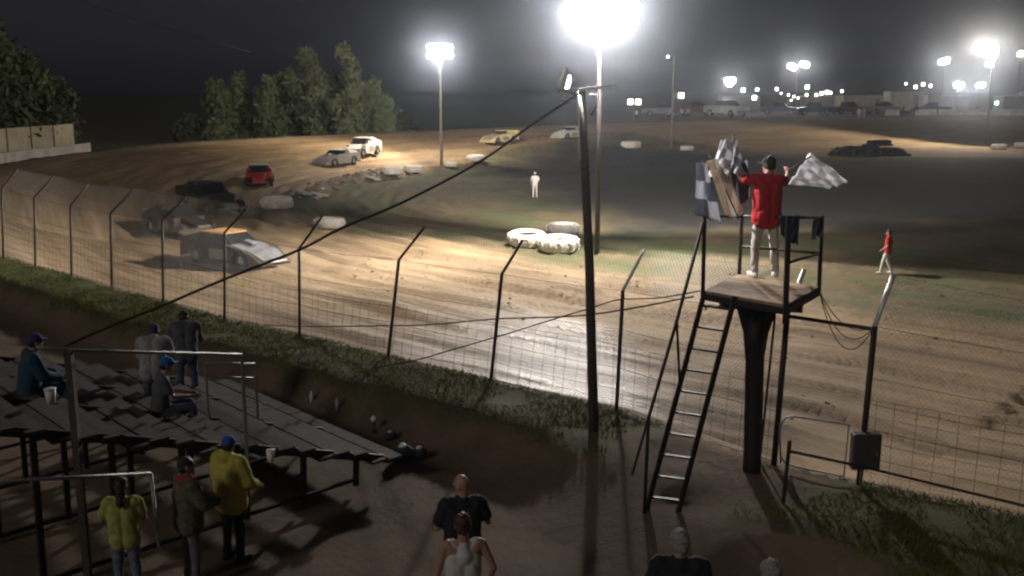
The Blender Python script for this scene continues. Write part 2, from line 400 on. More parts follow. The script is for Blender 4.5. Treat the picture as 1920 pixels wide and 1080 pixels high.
    if kind in ('track', 'infield'): col = oval
    elif kind in ('verge', 'spec'): col = vs
    else:
        col = mix(ramp(math_('ADD', pp.outputs[0], wob2), 2, 12), out, far)
    l.new(col, p.inputs['Base Color'])
    b = n.new('ShaderNodeBump'); b.inputs['Strength'].default_value = 1
    b.inputs['Distance'].default_value = {'track': .05, 'infield': .08, 'verge': .09, 'spec': .045}.get(kind, .1)
    hsum = math_('ADD', math_('MULTIPLY', fine, .55), math_('MULTIPLY', mid, 1.0))
    if kind == 'track': hsum = math_('ADD', hsum, math_('MULTIPLY', st, 2.2))
    l.new(hsum, b.inputs['Height']); l.new(b.outputs[0], p.inputs['Normal'])
    if kind == 'track':
        # the worked clay of the racing lane is damp and packed shiny
        wet = math_('MULTIPLY', ramp(A('d_out'), 1.0, 3.0), ramp(A('d_out'), 9.0, 15.0, 1, 0))
        wet = math_('MULTIPLY', wet, ramp(st, .3, .6, .55, 1))
        wet = math_('MULTIPLY', wet, ramp(pp.outputs[0], 1.2, 5.0, 1, .12))
        l.new(ramp(wet, 0, 1, .85, .33), p.inputs['Roughness'])
    else: p.inputs['Roughness'].default_value = .9
    return m
BARE = P(1345, 895, .2).xy
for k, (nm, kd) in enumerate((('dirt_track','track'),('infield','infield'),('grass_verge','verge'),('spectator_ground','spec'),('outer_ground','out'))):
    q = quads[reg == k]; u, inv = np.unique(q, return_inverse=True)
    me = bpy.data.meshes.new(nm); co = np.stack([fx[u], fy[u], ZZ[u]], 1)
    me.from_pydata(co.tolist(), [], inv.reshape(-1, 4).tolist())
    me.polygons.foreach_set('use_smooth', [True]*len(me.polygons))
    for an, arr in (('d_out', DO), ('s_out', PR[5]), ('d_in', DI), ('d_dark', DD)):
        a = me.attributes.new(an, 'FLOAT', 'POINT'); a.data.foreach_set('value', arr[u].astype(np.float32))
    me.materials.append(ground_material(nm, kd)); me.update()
    o = bpy.data.objects.new(nm, me); C.objects.link(o); o['kind'] = 'structure'

# grass growing on the verge (nobody could count it)
def grass_patch():
    mb = MB(); rr = random.Random(11)
    n = 0; X = []; Y = []
    for i in range(len(FP)-1):
        a = FP[i]; b = FP[i+1]
        L = (b-a).length; dens = 620 if i < 9 else 220
        nv = Vector((-(b-a).y, (b-a).x, 0)).normalized()
        if nv.y > 0: nv = -nv
        for _ in range(int(L*2.4*dens)):
            t = rr.random(); o = rr.uniform(-.15, 2.9); p = a+(b-a)*t+nv*o
            if o > 1.7+.75*min(1, max(0, (p.x-3.6)/1.6))+rr.uniform(-.25,.2): continue
            X.append(p.x); Y.append(p.y)
    X = np.array(X); Y = np.array(Y); Z = height(X, Y)
    cl = vnoise(X*.9+3, Y*.9+8)*.6+vnoise(X*2.7, Y*2.7)*.4
    for x, y, z, c in zip(X, Y, Z, cl):
        if (Vector((x, y))-BARE).length < 1.7 or c < .24: continue
        h = rr.uniform(.025, .075)*(.5+1.2*c); a = rr.uniform(0, PI*2); wd = rr.uniform(.006, .014)
        dx, dy = math.cos(a)*wd, math.sin(a)*wd; lx, ly = rr.uniform(-.07,.07), rr.uniform(-.07,.07)
        mb.add([(x-dx,y-dy,z-.01),(x+dx,y+dy,z-.01),(x+lx,y+ly,z+h)], [(0,1,2)])
    tag(mb.build('grass', M['grassblade']), 'rough green grass growing on the bank below the fence', 'grass', kind='stuff')
grass_patch()

# pebbles and clods churned up on the ground
M['clod'] = mat('dirt_clods', (.15,.10,.06), .9, .4, 3, .01)
def clods():
    g_ = np.random.RandomState(5); X = g_.uniform(-14, 26, 60000); Y = g_.uniform(20, 46, 60000); d, _ = outer(X, Y)
    cl = vnoise(X*.5, Y*.5)
    k = (d > 5) & (g_.rand(60000) < np.clip((d-5)/12, 0, 1)*(.02+.16*np.clip(cl-.45, 0, 1)*2)); X = X[k]; Y = Y[k]; Z = height(X, Y)
    mb = MB(); rr = random.Random(5)
    for x, y, z in zip(X, Y, Z):
        r = rr.uniform(.015, .05) if rr.random() < .85 else rr.uniform(.05, .10); z -= .01
        vs = [(x+r*rr.uniform(.7,1.2), y, z),(x, y+r*rr.uniform(.7,1.2), z),(x-r*rr.uniform(.7,1.2), y, z),(x, y-r*rr.uniform(.7,1.2), z),(x+r*rr.uniform(-.3,.3), y+r*rr.uniform(-.3,.3), z+r*rr.uniform(.4,.8))]
        mb.add(vs, [(0,1,4),(1,2,4),(2,3,4),(3,0,4)])
    tag(mb.build('dirt_clods', M['clod']), 'loose brown dirt clods scattered along the inner edge of the track', 'dirt clods', kind='stuff')
clods()

# ---------------------------------------------------------------- haze
def haze():
    mb = MB().box((60, 480, 14), (2400, 1300, 34)); o = mb.build('haze', [], None)
    m = bpy.data.materials.new('haze'); m.use_nodes = True; n = m.node_tree.nodes; l = m.node_tree.links
    n.remove(n['Principled BSDF']); out = n['Material Output']
    v1 = n.new('ShaderNodeVolumePrincipled'); v1.inputs['Color'].default_value = (.80,.88,1,1); v1.inputs['Density'].default_value = .00082; v1.inputs['Anisotropy'].default_value = .97
    v2 = n.new('ShaderNodeVolumePrincipled'); v2.inputs['Color'].default_value = (.72,.82,1,1); v2.inputs['Density'].default_value = .00012; v2.inputs['Anisotropy'].default_value = .72
    a = n.new('ShaderNodeAddShader'); l.new(v1.outputs[0], a.inputs[0]); l.new(v2.outputs[0], a.inputs[1]); l.new(a.outputs[0], out.inputs['Volume'])
    o.data.materials.clear(); o.data.materials.append(m); o['kind'] = 'stuff'
haze()

# ---------------------------------------------------------------- lamps and poles
def light(kind, loc, aim, power, size=.4, cone=160, blend=.6, col=(1,.95,.9), parent=None):
    ld = bpy.data.lights.new('lamp_light', kind); ld.energy = power; ld.color = col; ld.shadow_soft_size = size
    if kind == 'SPOT': ld.spot_size = R(cone); ld.spot_blend = blend
    o = bpy.data.objects.new('lamp_light', ld); C.objects.link(o); o.location = loc
    if aim is not None: o.rotation_euler = (Vector(aim)-Vector(loc)).to_track_quat('-Z', 'Y').to_euler()
    return o
def flood_head(root, p, aim, size, lens, house, depth=.2):
    p = Vector(p); d = (Vector(aim)-p).normalized(); u = Vector((0,0,1)).cross(d).normalized(); v = d.cross(u)
    M3 = Matrix((u, v, d)).transposed()
    h = MB().lathe([(size*.25, -depth), (size*.45, -depth*.7), (size*.56, 0)], p, M3, 14).build('floodlight', house, root, smooth=True)
    MB().lathe([(size*.5, .003), (size*.52, .02), (size*.40, .05), (size*.15, .065)], p, M3, 14).build('lens', lens, h, smooth=True)
def big_pole():
    base = G(1119, 478); x, y = base.x, base.y
    root = empty('floodlight_pole', 'tall floodlight pole with the brightest cluster of lamps, rising behind the near wooden pole', 'light pole', base)
    top = D(1117, 38, y); H = top.z-base.z
    MB().tube([(0,0,-.3),(0,0,H*.5),(-.05,0,H+1.0)], [.13,.11,.08], 10).build('pole', M['rust'], root, smooth=True)
    for zz in (.55, -.35): MB().bar((-1.35,-.12,H+zz), (1.35,-.12,H+zz), .1).build('crossarm', M['galv'], root)
    for zz in (.75, -.1):
        for xx in (-1.2,-.62,0,.62,1.2):
            p = (xx, -.3, H+zz+.1); flood_head(root, p, (xx*2.5-1.5, -16, H-6), .62, M['lamp_big'], M['galv'], .3)
    t = Vector((x-.05, y-.75, top.z+.35))
    light('SPOT', t, (x-12, 18, -1), 18500, .35, 178, .15, (1,.94,.86))
    light('SPOT', t, (x-2, y+7, -1), 7000, .35, 150, .5, (1,.95,.88))
    light('SPOT', t+Vector((0,1.2,0)), (x+16, 116, -2), 42000, .35, 110, .5, (1,.92,.82))
    light('SPOT', t, (x-26, 46, -3), 23000, .35, 100, .7, (1,.93,.84))
    return base
big_pole()
def pole2():
    base = G(828, 311); top = D(823, 100, base.y); H = top.z-base.z
    root = empty('floodlight_pole', 'floodlight pole standing beside the white tyres on the inside of the turn', 'light pole', base)
    MB().tube([(0,0,-.3),(0,0,H+.4)], [.15,.10], 8).build('pole', M['palepole'], root, smooth=True)
    MB().bar((-1.0,-.1,H+.1), (1.0,-.1,H+.1), .1).build('crossarm', M['galv'], root)
    for xx in (-.85,-.3,.3,.85):
        for zz in (-.25,.4): flood_head(root, (xx,-.25,H+zz+.1), (xx*3-6,-20,H-6), .6, M['lamp_mid'], M['galv'], .28)
    light('SPOT', (base.x-.1, base.y-.6, top.z), (base.x, base.y-20, -1), 3000, .4, 160, .5, (1,.95,.90))
    light('SPOT', (base.x-.3, base.y, top.z), (base.x-24, base.y-9, -2), 46000, .4, 128, .6, (1,.86,.68))
    light('SPOT', (base.x-.1, base.y+.6, top.z), (base.x-6, base.y+16, -1), 12000, .4, 140, .6, (1,.90,.78))
    light('SPOT', (base.x+.3, base.y+.3, top.z), (base.x+26, base.y+22, -2), 9000, .4, 110, .6, (1,.86,.68))
pole2()
def pole_simple(px, ytop, bx, by, heads, label, lens, r=.11, size=.5, m='palepole', lit=0, aim=None, col=(1,.85,.66), base=None, wash=9000):
    base = base or G(bx, by); top = D(px, ytop, base.y); H = top.z-base.z; dx = top.x-base.x
    root = empty('floodlight_pole', label, 'light pole', base)
    MB().tube([(0,0,-.3),(dx,0,H+.2)], [r,r*.7], 8).build('pole', M[m], root, smooth=True)
    for (hx, hz) in heads:
        p = Vector((dx+hx, -.2, H+hz)); 
        MB().bar((dx,0,H+hz), (dx+hx, -.02, H+hz), .07).build('bracket', M['galv'], root)
        flood_head(root, p, (p.x-p.x*.3, -30, H-8), size, lens, M['galv'], .25)
    if lit: light('SPOT', (base.x+dx, base.y-.8, top.z), (base.x, base.y-70, 0), lit, .4, 150, .5, (1,.96,.94))
    if aim: light('SPOT', (base.x+dx-.3, base.y+.3, top.z), aim, wash, .4, 115, .6, col)
    return base
pole_simple(1264, 108, 1258, 277, [(-.75,.1)], 'slim pole with one small unlit lamp arm at the far edge of the infield', M['lamp_small'], .10, .28)
pole_simple(1861, 92, 1850, 271, [(-.45,.35),(0,.35),(.35,.2),(-.5,-.25),(.3,-.4),(.15,-1.0),(-.5,-1.9),(-.1,-1.9)], 'floodlight pole at the right edge of the picture with lamps stacked down one side', M['lamp_mid'], .13, .62, lit=500, aim=(36, 116, -1), wash=36000)
# distant lamps over the pits
def far(px, py, Y): return D(px, py, Y)
def far_pole(px, py, Y, heads, label, size, lens='lamp_far', lit=0):
    t = D(px, py, Y); z0 = zt(t.x, t.y)
    return pole_simple(px, py, 0, 0, heads, label, M[lens], .12, size, lit=lit, base=Vector((t.x, t.y, z0)), aim=None)
far_pole(1368, 153, 190, [(-.5,.2),(.5,.2),(0,-.4)], 'far pit lamp pole shining above the bright parked vehicle, left of the paired lamps', 1.0, lit=1100)
far_pole(1497, 122, 205, [(-1.6,-.2),(-.9,-.5),(.9,.2),(1.5,.0)], 'far pole with a pair of bright lamps side by side over the pits', 1.1, lit=1100)
far_pole(1770, 116, 215, [(-.6,0),(.5,.3)], 'far single lamp pole over the pits, left of the stacked lamp pole', 1.2, lit=1100)
far_pole(1797, 160, 185, [(-.4,0),(.4,.1)], 'low far lamp pole above the white barrier, left one of the low pair', .9, lit=1600)
far_pole(1837, 160, 187, [(-.3,0),(.4,.1)], 'low far lamp pole above the white barrier, right one of the low pair', .9, lit=1600)
far_pole(1915, 101, 190, [(-.3,0),(.5,.1)], 'far lamp pole cut off by the right edge of the picture', .9)
def pit_lamp(px, py, Y, s, lens, label, green=False, two=False, grp=None):
    s *= .8
    t = D(px, py, Y); z0 = zt(t.x, t.y); root = empty('pit_lamp', label, 'lamp', (t.x, t.y, z0), 0, grp); H = max(.8, t.z-z0)
    MB().tube([(0,0,-.1),(0,0,H)], .05, 6).build('post', M['galv'], root)
    for q in ((-.9, .9) if two else (0,)):
        MB().box((q*s*.8, -.1, H), (s, .15, s)).build('lamp_housing', M['galv'], root)
        MB().box((q*s*.8, -.2, H), (s*.9, .03, s*.9)).build('lens', M[lens], root)
pit_lamp(1189, 191, 165, 1.1, 'lamp_small', 'pair of square work lamps in the pits right of the near wooden pole', two=True)
pit_lamp(1277, 179, 170, 1.2, 'lamp_small', 'square work lamp just right of the slim unlit pole')
pit_lamp(1393, 169, 180, .9, 'lamp_small', 'work lamp right of the bright parked vehicle')
pit_lamp(1419, 168, 180, .7, 'lamp_small', 'work lamp at the top right corner of the small pit building')
pit_lamp(1414, 183, 179, 1.0, 'lamp_small', 'brighter work lamp halfway down the small pit building')
pit_lamp(1456, 167, 190, .7, 'lamp_small', 'work lamp left of the string of small pit lights')
pit_lamp(1868, 193, 178, .7, 'lamp_green', 'small green white lamp right of the stacked lamp pole')
for (x, y, s) in ((1464,175,.4),(1478,178,.5),(1488,181,.5),(1496,184,.45),(1483,188,.4),(1513,163,1.0),(1512,178,.6),(1530,178,.7),(1540,175,.8),(1550,173,.9),(1557,174,.6),(1578,171,.6),(1698,157,.5),(1716,163,.8),(1730,158,.8),(1744,161,.7)):
    pit_lamp(x, y, 195+rnd.uniform(-4, 4), s, 'lamp_small', 'tiny lit bulb in the broken string of lights over the far pit trailers', grp='small lamps in the far pits')

# ---------------------------------------------------------------- pits: barrier, trailers, trucks, people
def barrier(p0, p1, n, label):
    root = empty('barrier_wall', label, 'barrier', p0); d = (p1-p0)/n
    for i in range(n):
        a = d*i*1.0; b = d*(i+1) - d.normalized()*.06; z = zt(*(p0+a).xy)-p0.z
        mb = MB(); a.z = b.z = z
        u = Vector((0,0,1)).cross((b-a).normalized())
        vs = []
        for e in (a, b):
            for (o_, h) in ((.3,0),(.28,.2),(.12,.35),(.09,1.0),(-.09,1.0),(-.12,.35),(-.28,.2),(-.3,0)): vs.append(e+u*o_+Vector((0,0,h)))
        mb.add(vs, [tuple(range(8)), tuple(range(15,7,-1))]+[((i2+1)%8, i2, i2+8, (i2+1)%8+8) for i2 in range(8)])
        mb.build('wall_segment', M['concrete'], root)
b0 = D(1716, 219, 172); b1 = D(1960, 219, 168); b0.z = zt(*b0.xy); b1.z = zt(*b1.xy)
barrier(b0, b1, 9, 'long low white concrete barrier behind the far straight at right')
b2 = D(1660, 219, 173); b3 = D(1686, 219, 173); b2.z = zt(*b2.xy); b3.z = zt(*b3.xy)
barrier(b2, b3, 1, 'short piece of low white barrier left of the gap in the far wall')
def wheel(root, p, r=.34, wd=.26, ax='y', rim='rim'):
    Mx = Matrix.Rotation(PI/2, 3, 'X')
    t = MB().lathe([(r*.55,-wd/2),(r*.9,-wd/2),(r,-wd*.35),(r,wd*.35),(r*.9,wd/2),(r*.55,wd/2),(r*.5,0)], p, Mx, 18, closed=True).build('tyre', M['rubber'], root, smooth=True)
    MB().lathe([(.04,-wd*.36),(r*.3,-wd*.30),(r*.56,-wd*.38),(r*.56,wd*.38),(r*.3,wd*.30),(.04,wd*.36)], p, Mx, 14).build('rim', M[rim], t)
def trailer(px, py, Y, L, Hh, rz, m, label):
    t = D(px, py, Y); z0 = zt(t.x, t.y); root = empty('race_trailer', label, 'trailer', (t.x, t.y, z0), rz)
    MB().box((0,0,.55+Hh/2), (L, 2.5, Hh)).build('body', M[m], root, bevel=.12)
    MB().box((0,0,Hh+.59), (L*.98, 2.4, .06)).build('roof', M['concrete'], root)
    for k in range(int(L/1.3)): MB().box((-L/2+.7+k*1.3, -1.262, .55+Hh*.5), (.05, .02, Hh*.86)).build('rib', M['galv'], root)
    MB().box((L*.28,-1.275,.6+Hh*.42), (.8,.03,Hh*.75)).build('door', M['trailergrey'], root)
    for xx in (-.5,.45):
        for yy in (-1.05,1.05): wheel(root, (xx, yy, .38), .38, .24)
    MB().bar((L/2,0,.5), (L/2+1.3,0,.5), .12).build('hitch', M['galv'], root)
trailer(1614, 200, 188, 9.5, 2.7, R(18), 'trailer', 'long cream enclosed trailer in the far pits, right of the string of lights')
trailer(1693, 197, 186, 6.5, 3.4, R(8), 'trailer', 'tall cream box trailer behind the short white barrier')
trailer(1770, 200, 192, 9, 2.6, R(14), 'trailergrey', 'grey enclosed trailer parked under the low pair of lamps')
trailer(1385, 200, 192, 7.5, 2.6, R(10), 'trailergrey', 'grey trailer behind the bright parked vehicle')
trailer(1905, 202, 190, 9, 2.6, R(22), 'trailergrey', 'grey trailer at the right edge behind the white barrier')
trailer(1540, 203, 200, 8, 2.4, R(16), 'trailergrey', 'low grey trailer under the string of small pit lights')
def pickup(px, py, Y, rz, m, label, sc=1.0):
    t = D(px, py, Y); z0 = zt(t.x, t.y); root = empty('pickup_truck', label, 'truck', (t.x, t.y, z0), rz); root.scale = (sc,)*3
    def arch(cx, r): return [(cx+r*math.cos(a), .38+r*math.sin(a)) for a in [PI-PI*i/8 for i in range(9)]]
    prof = [(-2.7,.5)]+arch(-1.7,.45)+[(-1.2,.45)]+arch(1.65,.45)+[(2.6,.5),(2.65,1.0),(1.3,1.12),(.75,1.2),(-2.7,1.15)]
    MB().prism(prof, -.95, .95).build('body', M[m], root, bevel=.04)
    MB().add([(-.9,-.9,1.18),(1.15,-.9,1.18),(1.15,.9,1.18),(-.9,.9,1.18),(-.75,-.72,1.78),(.45,-.72,1.78),(.45,.72,1.78),(-.75,.72,1.78)],
             [(0,1,5,4),(1,2,6,5),(2,3,7,6),(3,0,4,7)]).build('window', M['glass'], root)
    MB().box((-.15,0,1.8), (1.25,1.5,.07)).build('roof', M[m], root, bevel=.02)
    for xx in (-1.7,1.65):
        for yy in (-.85,.85): wheel(root, (xx, yy, .38), .38, .25)
    for yy in (-.7,.7): MB().box((2.66, yy, .85), (.05,.35,.2)).build('headlight', M['cupwhite'], root)
    MB().box((2.7,0,.55), (.12,1.8,.2)).build('bumper', M['galv'], root)
pickup(1362, 212, 168, R(-60), 'carwhite', 'bright white pickup truck catching the lamp light beside the far straight', 1.5)
pickup(1306, 210, 172, R(10), 'truckred', 'maroon pickup truck parked right of the slim unlit pole', 1.3)
pickup(1525, 212, 178, R(185), 'truckblue', 'dark blue pickup truck parked below the string of pit lights', 1.2)
pickup(1590, 212, 182, R(15), 'truckred', 'maroon pickup truck parked below the long cream trailer', 1.2)
pickup(1462, 213, 180, R(-20), 'truckblue', 'dark blue pickup truck parked left of the string of pit lights', 1.2)
pickup(1655, 212, 184, R(20), 'trailergrey', 'grey pickup truck parked at the foot of the tall cream trailer', 1.2)
pickup(1745, 214, 182, R(170), 'truckblue', 'dark truck behind the long white barrier', 1.2)
pickup(1240, 212, 176, R(175), 'cargrey', 'grey pickup truck parked left of the slim unlit pole', 1.2)

# ---------------------------------------------------------------- trees
def tree(x, y, H, Rw, seed, leafm, label, grp, n=2600, crown0=.22, ls=.34):
    rr = random.Random(seed); z0 = zt(x, y); root = empty('tree', label, 'tree', (x, y, z0), 0, grp)
    mb = MB(); bend = rr.uniform(-.4,.4)
    mb.tube([(0,0,-.4),(bend*.3,0,H*.3),(bend,0,H*.62),(bend*1.2,.1,H*.9)], [.26*H/12,.2*H/12,.12*H/12,.03], 8)
    blobs = []
    nb = 13
    for k in range(nb):
        t = k/(nb-1); zz = H*(crown0+(1-crown0-.08)*t); wr = Rw*math.sin(PI*(.18+.72*t))*rr.uniform(.55,1.0)
        a = rr.uniform(0, 2*PI) if k else 0; cx = math.cos(a)*wr*.62; cyy = math.sin(a)*wr*.62
        b = Vector((cx+bend*t, cyy, zz)); br = Rw*rr.uniform(.34,.52)*(1.1-.45*t); blobs.append((b, br))
        mb.tube([(bend*t*.6,0,max(.3, zz-H*.16)), (b+Vector((bend*t*.6,0,zz-H*.05)))*.5, b], [.07*H/12,.05*H/12,.015], 5)
    blobs.append((Vector((bend*1.2,.1,H*.93)), Rw*.27))
    mb.build('trunk', M['bark'], root, smooth=True)
    cb = MB(); tot = sum(b[1]**2 for b in blobs)
    for (c, r) in blobs:
        for _ in range(int(n*r*r/tot)):
            v = Vector((rr.gauss(0,1), rr.gauss(0,1), rr.gauss(0,1))).normalized()
            q = c + Vector((v.x*r, v.y*r, v.z*r*1.05))*(rr.uniform(.55,1.12) if rr.random() < .85 else rr.uniform(1.0,1.4))
            s = ls*rr.choice((.35,.6,.8,1.0,1.35)); u = Vector((rr.gauss(0,1), rr.gauss(0,1), rr.gauss(0,1))).normalized(); wv = u.cross(v)
            if wv.length < .05: continue
            wv.normalize(); u = (u*.6+v*.2).normalized()
            cb.add([q-u*s, q+wv*s*.42, q+u*s, q-wv*s*.42+v*s*.15], [(0,1,2),(0,2,3)])
    cb.build('crown', leafm, root)
def tree_px(px, ytop, Y, wpx, seed, leafm, label, grp, **k):
    t = D(px, ytop, Y); z0 = zt(t.x, t.y); tree(t.x, t.y, t.z-z0, wpx/2/F*Y*1.05, seed, leafm, label, grp, **k)
g1 = 'trees at the left edge of the track'
tree_px(-30, 20, 74, 190, 1, M['leaf'], 'tallest tree at the left edge of the picture, cut off by the frame', g1, n=4200, crown0=.30)
tree_px(62, 132, 77, 96, 2, M['leaf'], 'rounded tree right of the tallest one, its crown over the beige panel fence', g1, n=3000, crown0=.33)
tree_px(108, 148, 80, 84, 3, M['leaf'], 'smaller tree right of the rounded one, beside the rim of the turn', g1, n=2600, crown0=.30)
g2 = 'trees behind the rim of the turn'
for (x, yt, w_, lm, lb) in ((400,150,80,'leaf2','pale bushy tree at the left end of the group behind the turn'),
    (448,142,74,'leaf','narrow tree beside the leftmost pale tree behind the turn'),
    (505,142,80,'leaf','dark green tree left of the broad tall one behind the turn'),
    (575,92,104,'leaf2','broad tall tree in the middle of the group behind the turn'),
    (536,128,72,'leaf','tree leaning against the left side of the broad tall tree'),
    (650,84,76,'leaf2','tallest slender tree of the group behind the turn'),
    (625,140,70,'leaf','lower tree between the two tallest trees behind the turn'),
    (692,152,66,'leaf2','tree stepping down on the right of the tallest slender tree'),
    (722,178,50,'leaf','shortest tree at the right end of the group behind the turn')):
    tree_px(x, yt, 120+rnd.uniform(-3,6), w_, int(x), M[lm], lb, g2, n=2300, crown0=.1, ls=.42)
bl = ['just left of the tall tree group','right of the tall tree group']
g3 = 'dark bushes beside the tall tree group'
for k, (x, yt, w_) in enumerate(((355,222,70),(752,216,60))):
    tree_px(x, yt, 122, w_, 50+k, M['leafdark'], 'low dark bush beyond the rim of the turn, '+bl[k], g3, n=900, crown0=.05, ls=.5)

# beige wall and panel fence under the left trees
def left_wall():
    pts = [(-31.4,50),(-33.8,60),(-34.6,70),(-33.8,79)]
    root = empty('panel_fence', 'beige panel fence on dark posts under the left trees', 'fence', (0,0,0))
    wl = empty('retaining_wall', 'low pale concrete wall along the rim below the left trees', 'wall', (0,0,0))
    for (a, b) in zip(pts[:-1], pts[1:]):
        a = Vector((*a,0)); b = Vector((*b,0)); L = (b-a).length; n = int(L/2.6)
        for i in range(n):
            p = a+(b-a)*i/n; q = a+(b-a)*(i+1)/n; dn = (q-p).normalized()*.06
            z = 1.1
            MB().bar(p+dn+Vector((0,0,z+1.35)), q-dn+Vector((0,0,z+1.35)), .05, 1.6).build('fence_panel', M['panel'], root)
            MB().bar(p+Vector((0,0,z-.3)), p+Vector((0,0,z+2.3)), .12).build('post', M['rust'], root)
            off = Vector((1.1,0,0))
            MB().bar(p+off+Vector((0,0,z+.12)), q+off-dn*.3+Vector((0,0,z+.15)), .25, 1.1).build('wall_segment', M['concrete'], wl)
left_wall()

# ---------------------------------------------------------------- race cars
def arcp(cx, r, zc=.34, n=8): return [(cx+r*math.cos(PI-PI*i/n), zc+r*math.sin(PI-PI*i/n)) for i in range(n+1)]
def late_model(body, roof, hood, label, loc, rz, sc=1.0, spoiler=None):
    root = empty('race_car', label, 'race car', loc, rz); root.scale = (sc,)*3
    prof = [(-2.35,.22)]+arcp(-1.35,.44)+[(-.8,.14),(.85,.14)]+arcp(1.42,.42)+[(1.95,.12),(2.55,.10),(2.58,.20),(2.35,.36),(1.9,.62),(.75,.88),(.55,.93),(-.7,1.0),(-2.35,1.04)]
    # lofted body: vertical side panels, narrower deck
    b = MB(); n = len(prof)
    def yy(x, z, s): return s*(.98 - .10*max(0, z-.5) - .16*max(0, (x-1.6)))
    vs = [(x, yy(x,z,-1), z) for x, z in prof]+[(x, yy(x,z,1), z) for x, z in prof]
    b.add(vs, [tuple(range(n)), tuple(range(2*n-1,n-1,-1))]+[((i+1)%n, i, i+n, (i+1)%n+n) for i in range(n)])
    b.build('body', body, root, bevel=.025)
    h = MB().add([(.72,-.78,.905),(1.9,-.72,.655),(2.45,-.62,.37),(2.45,.62,.37),(1.9,.72,.655),(.72,.78,.905),(.72,0,.93),(1.9,0,.69),(2.45,0,.40)],
             [(0,1,7,6),(6,7,4,5),(1,2,8,7),(7,8,3,4)]); h.build('hood', hood, root)
    MB().box((1.05,0,.96), (.55,.34,.12), Matrix.Rotation(R(12),3,'Y')).build('air_scoop', hood, root, bevel=.03)
    MB().add([(-1.25,-.66,1.36),(.05,-.66,1.37),(.18,-.6,1.34),(.18,.6,1.34),(.05,.66,1.37),(-1.25,.66,1.36),(-1.25,-.66,1.31),(.05,-.66,1.32),(.18,-.6,1.30),(.18,.6,1.30),(.05,.66,1.32),(-1.25,.66,1.31)],
             [(0,1,2,3,4,5),(11,10,9,8,7,6)]+[((i+1)%6,i,i+6,(i+1)%6+6) for i in range(6)]).build('roof', roof, root)
    for s in (-1,1):
        MB().add([(-1.25,s*.66,1.33),(-.75,s*.66,1.33),(-1.0,s*.84,1.01),(-2.3,s*.86,1.05),(-1.25,s*.63,1.33),(-.75,s*.63,1.33),(-1.0,s*.81,1.01),(-2.3,s*.83,1.05)],
                 [(0,1,2,3),(7,6,5,4),(0,3,7,4),(1,0,4,5),(2,1,5,6)]).build('sail_panel', body, root)
        MB().bar((.12,s*.58,1.31), (.62,s*.72,.93), .045).build('roll_bar', M['rust'], root)
        MB().bar((-.5,s*.62,1.31), (-.5,s*.78,.98), .045).build('roll_bar', M['rust'], root)
    MB().add([(.15,-.56,1.30),(.15,.56,1.30),(.6,.68,.96),(.6,-.68,.96)], [(0,1,2,3)]).build('windscreen', M['glass'], root)
    MB().box((-.45,.32,1.08), (.4,.4,.35)).build('seat', M['black'], root, bevel=.05)
    MB().bar((-2.36,-.92,1.16), (-2.36,.92,1.16), .03, .26).build('spoiler', spoiler or body, root)
    for s in (-1,1): MB().add([(-2.5,s*.94,1.3),(-1.9,s*.94,1.08),(-2.0,s*.94,1.02),(-2.4,s*.94,1.02)], [(0,1,2,3)]).build('spoiler_end', spoiler or body, root)
    for s in (-1,1): MB().box((.1,s*.985,.5), (1.1,.008,.42)).build('door_panel', M['sponsor'], root)
    for xx, r in ((-1.35,.37),(1.42,.34)):
        for s in (-1,1): wheel(root, (xx, s*.82, r), r, .30)
    MB().tube([(2.5,-.6,.3),(2.66,-.5,.3),(2.66,.5,.3),(2.5,.6,.3)], .025, 6).build('bumper', M['galv'], root)
    return root
def modified(body, roof, label, loc, rz, sc=1.0):
    root = empty('race_car', label, 'race car', loc, rz); root.scale = (sc,)*3
    prof = [(-2.2,.3)]+arcp(-1.3,.46,.38)+[(-.7,.2),(.7,.2),(.85,.55),(.85,.92),(-.55,1.02),(-2.25,1.05)]
    MB().prism(prof, -.92, .92).build('body', body, root, bevel=.03)
    MB().add([(.8,-.5,.3),(2.3,-.4,.25),(2.3,.4,.25),(.8,.5,.3),(.8,-.5,.95),(2.2,-.4,.62),(2.2,.4,.62),(.8,.5,.95)],
             [(3,2,1,0),(4,5,6,7),(0,1,5,4),(1,2,6,5),(2,3,7,6),(3,0,4,7)]).build('nose', body, root, bevel=.04)
    MB().box((-.55,0,1.47), (1.3,1.3,.06)).build('roof', roof, root, bevel=.02)
    for s in (-1,1):
        MB().add([(-1.2,s*.64,1.45),(-.6,s*.64,1.45),(-.7,s*.88,1.02),(-2.2,s*.88,1.06),(-1.2,s*.61,1.45),(-.6,s*.61,1.45),(-.7,s*.85,1.02),(-2.2,s*.85,1.06)],
                 [(0,1,2,3),(7,6,5,4),(0,3,7,4),(1,0,4,5),(2,1,5,6)]).build('sail_panel', body, root)
        MB().bar((.08,s*.6,1.44), (.55,s*.7,.93), .05).build('roll_bar', M['rust'], root)
        MB().bar((1.5,s*.4,.36), (1.5,s*.75,.36), .05).build('axle', M['rust'], root)
        MB().box((-.2,s*.926,.55), (1.0,.01,.5)).build('door_panel', M['sponsor'], root)
        wheel(root, (-1.3, s*.85, .38), .38, .34); wheel(root, (1.5, s*.86, .34), .34, .28)
    MB().bar((-2.3,-.85,1.14), (-2.3,.85,1.14), .03, .18).build('spoiler', body, root)
    MB().box((-.3,.3,1.12), (.4,.4,.45)).build('seat', M['black'], root, bevel=.05)
    MB().add([(.1,-.56,1.43),(.1,.56,1.43),(.5,.62,.97),(.5,-.62,.97)], [(0,1,2,3)]).build('windscreen', M['glass'], root)
    MB().tube([(2.2,-.7,.35),(2.5,-.6,.35),(2.5,.6,.35),(2.2,.7,.35)], .03, 6).build('bumper', M['galv'], root)
    return root
cars = []
def car_at(px, py): g = G(px, py); return g
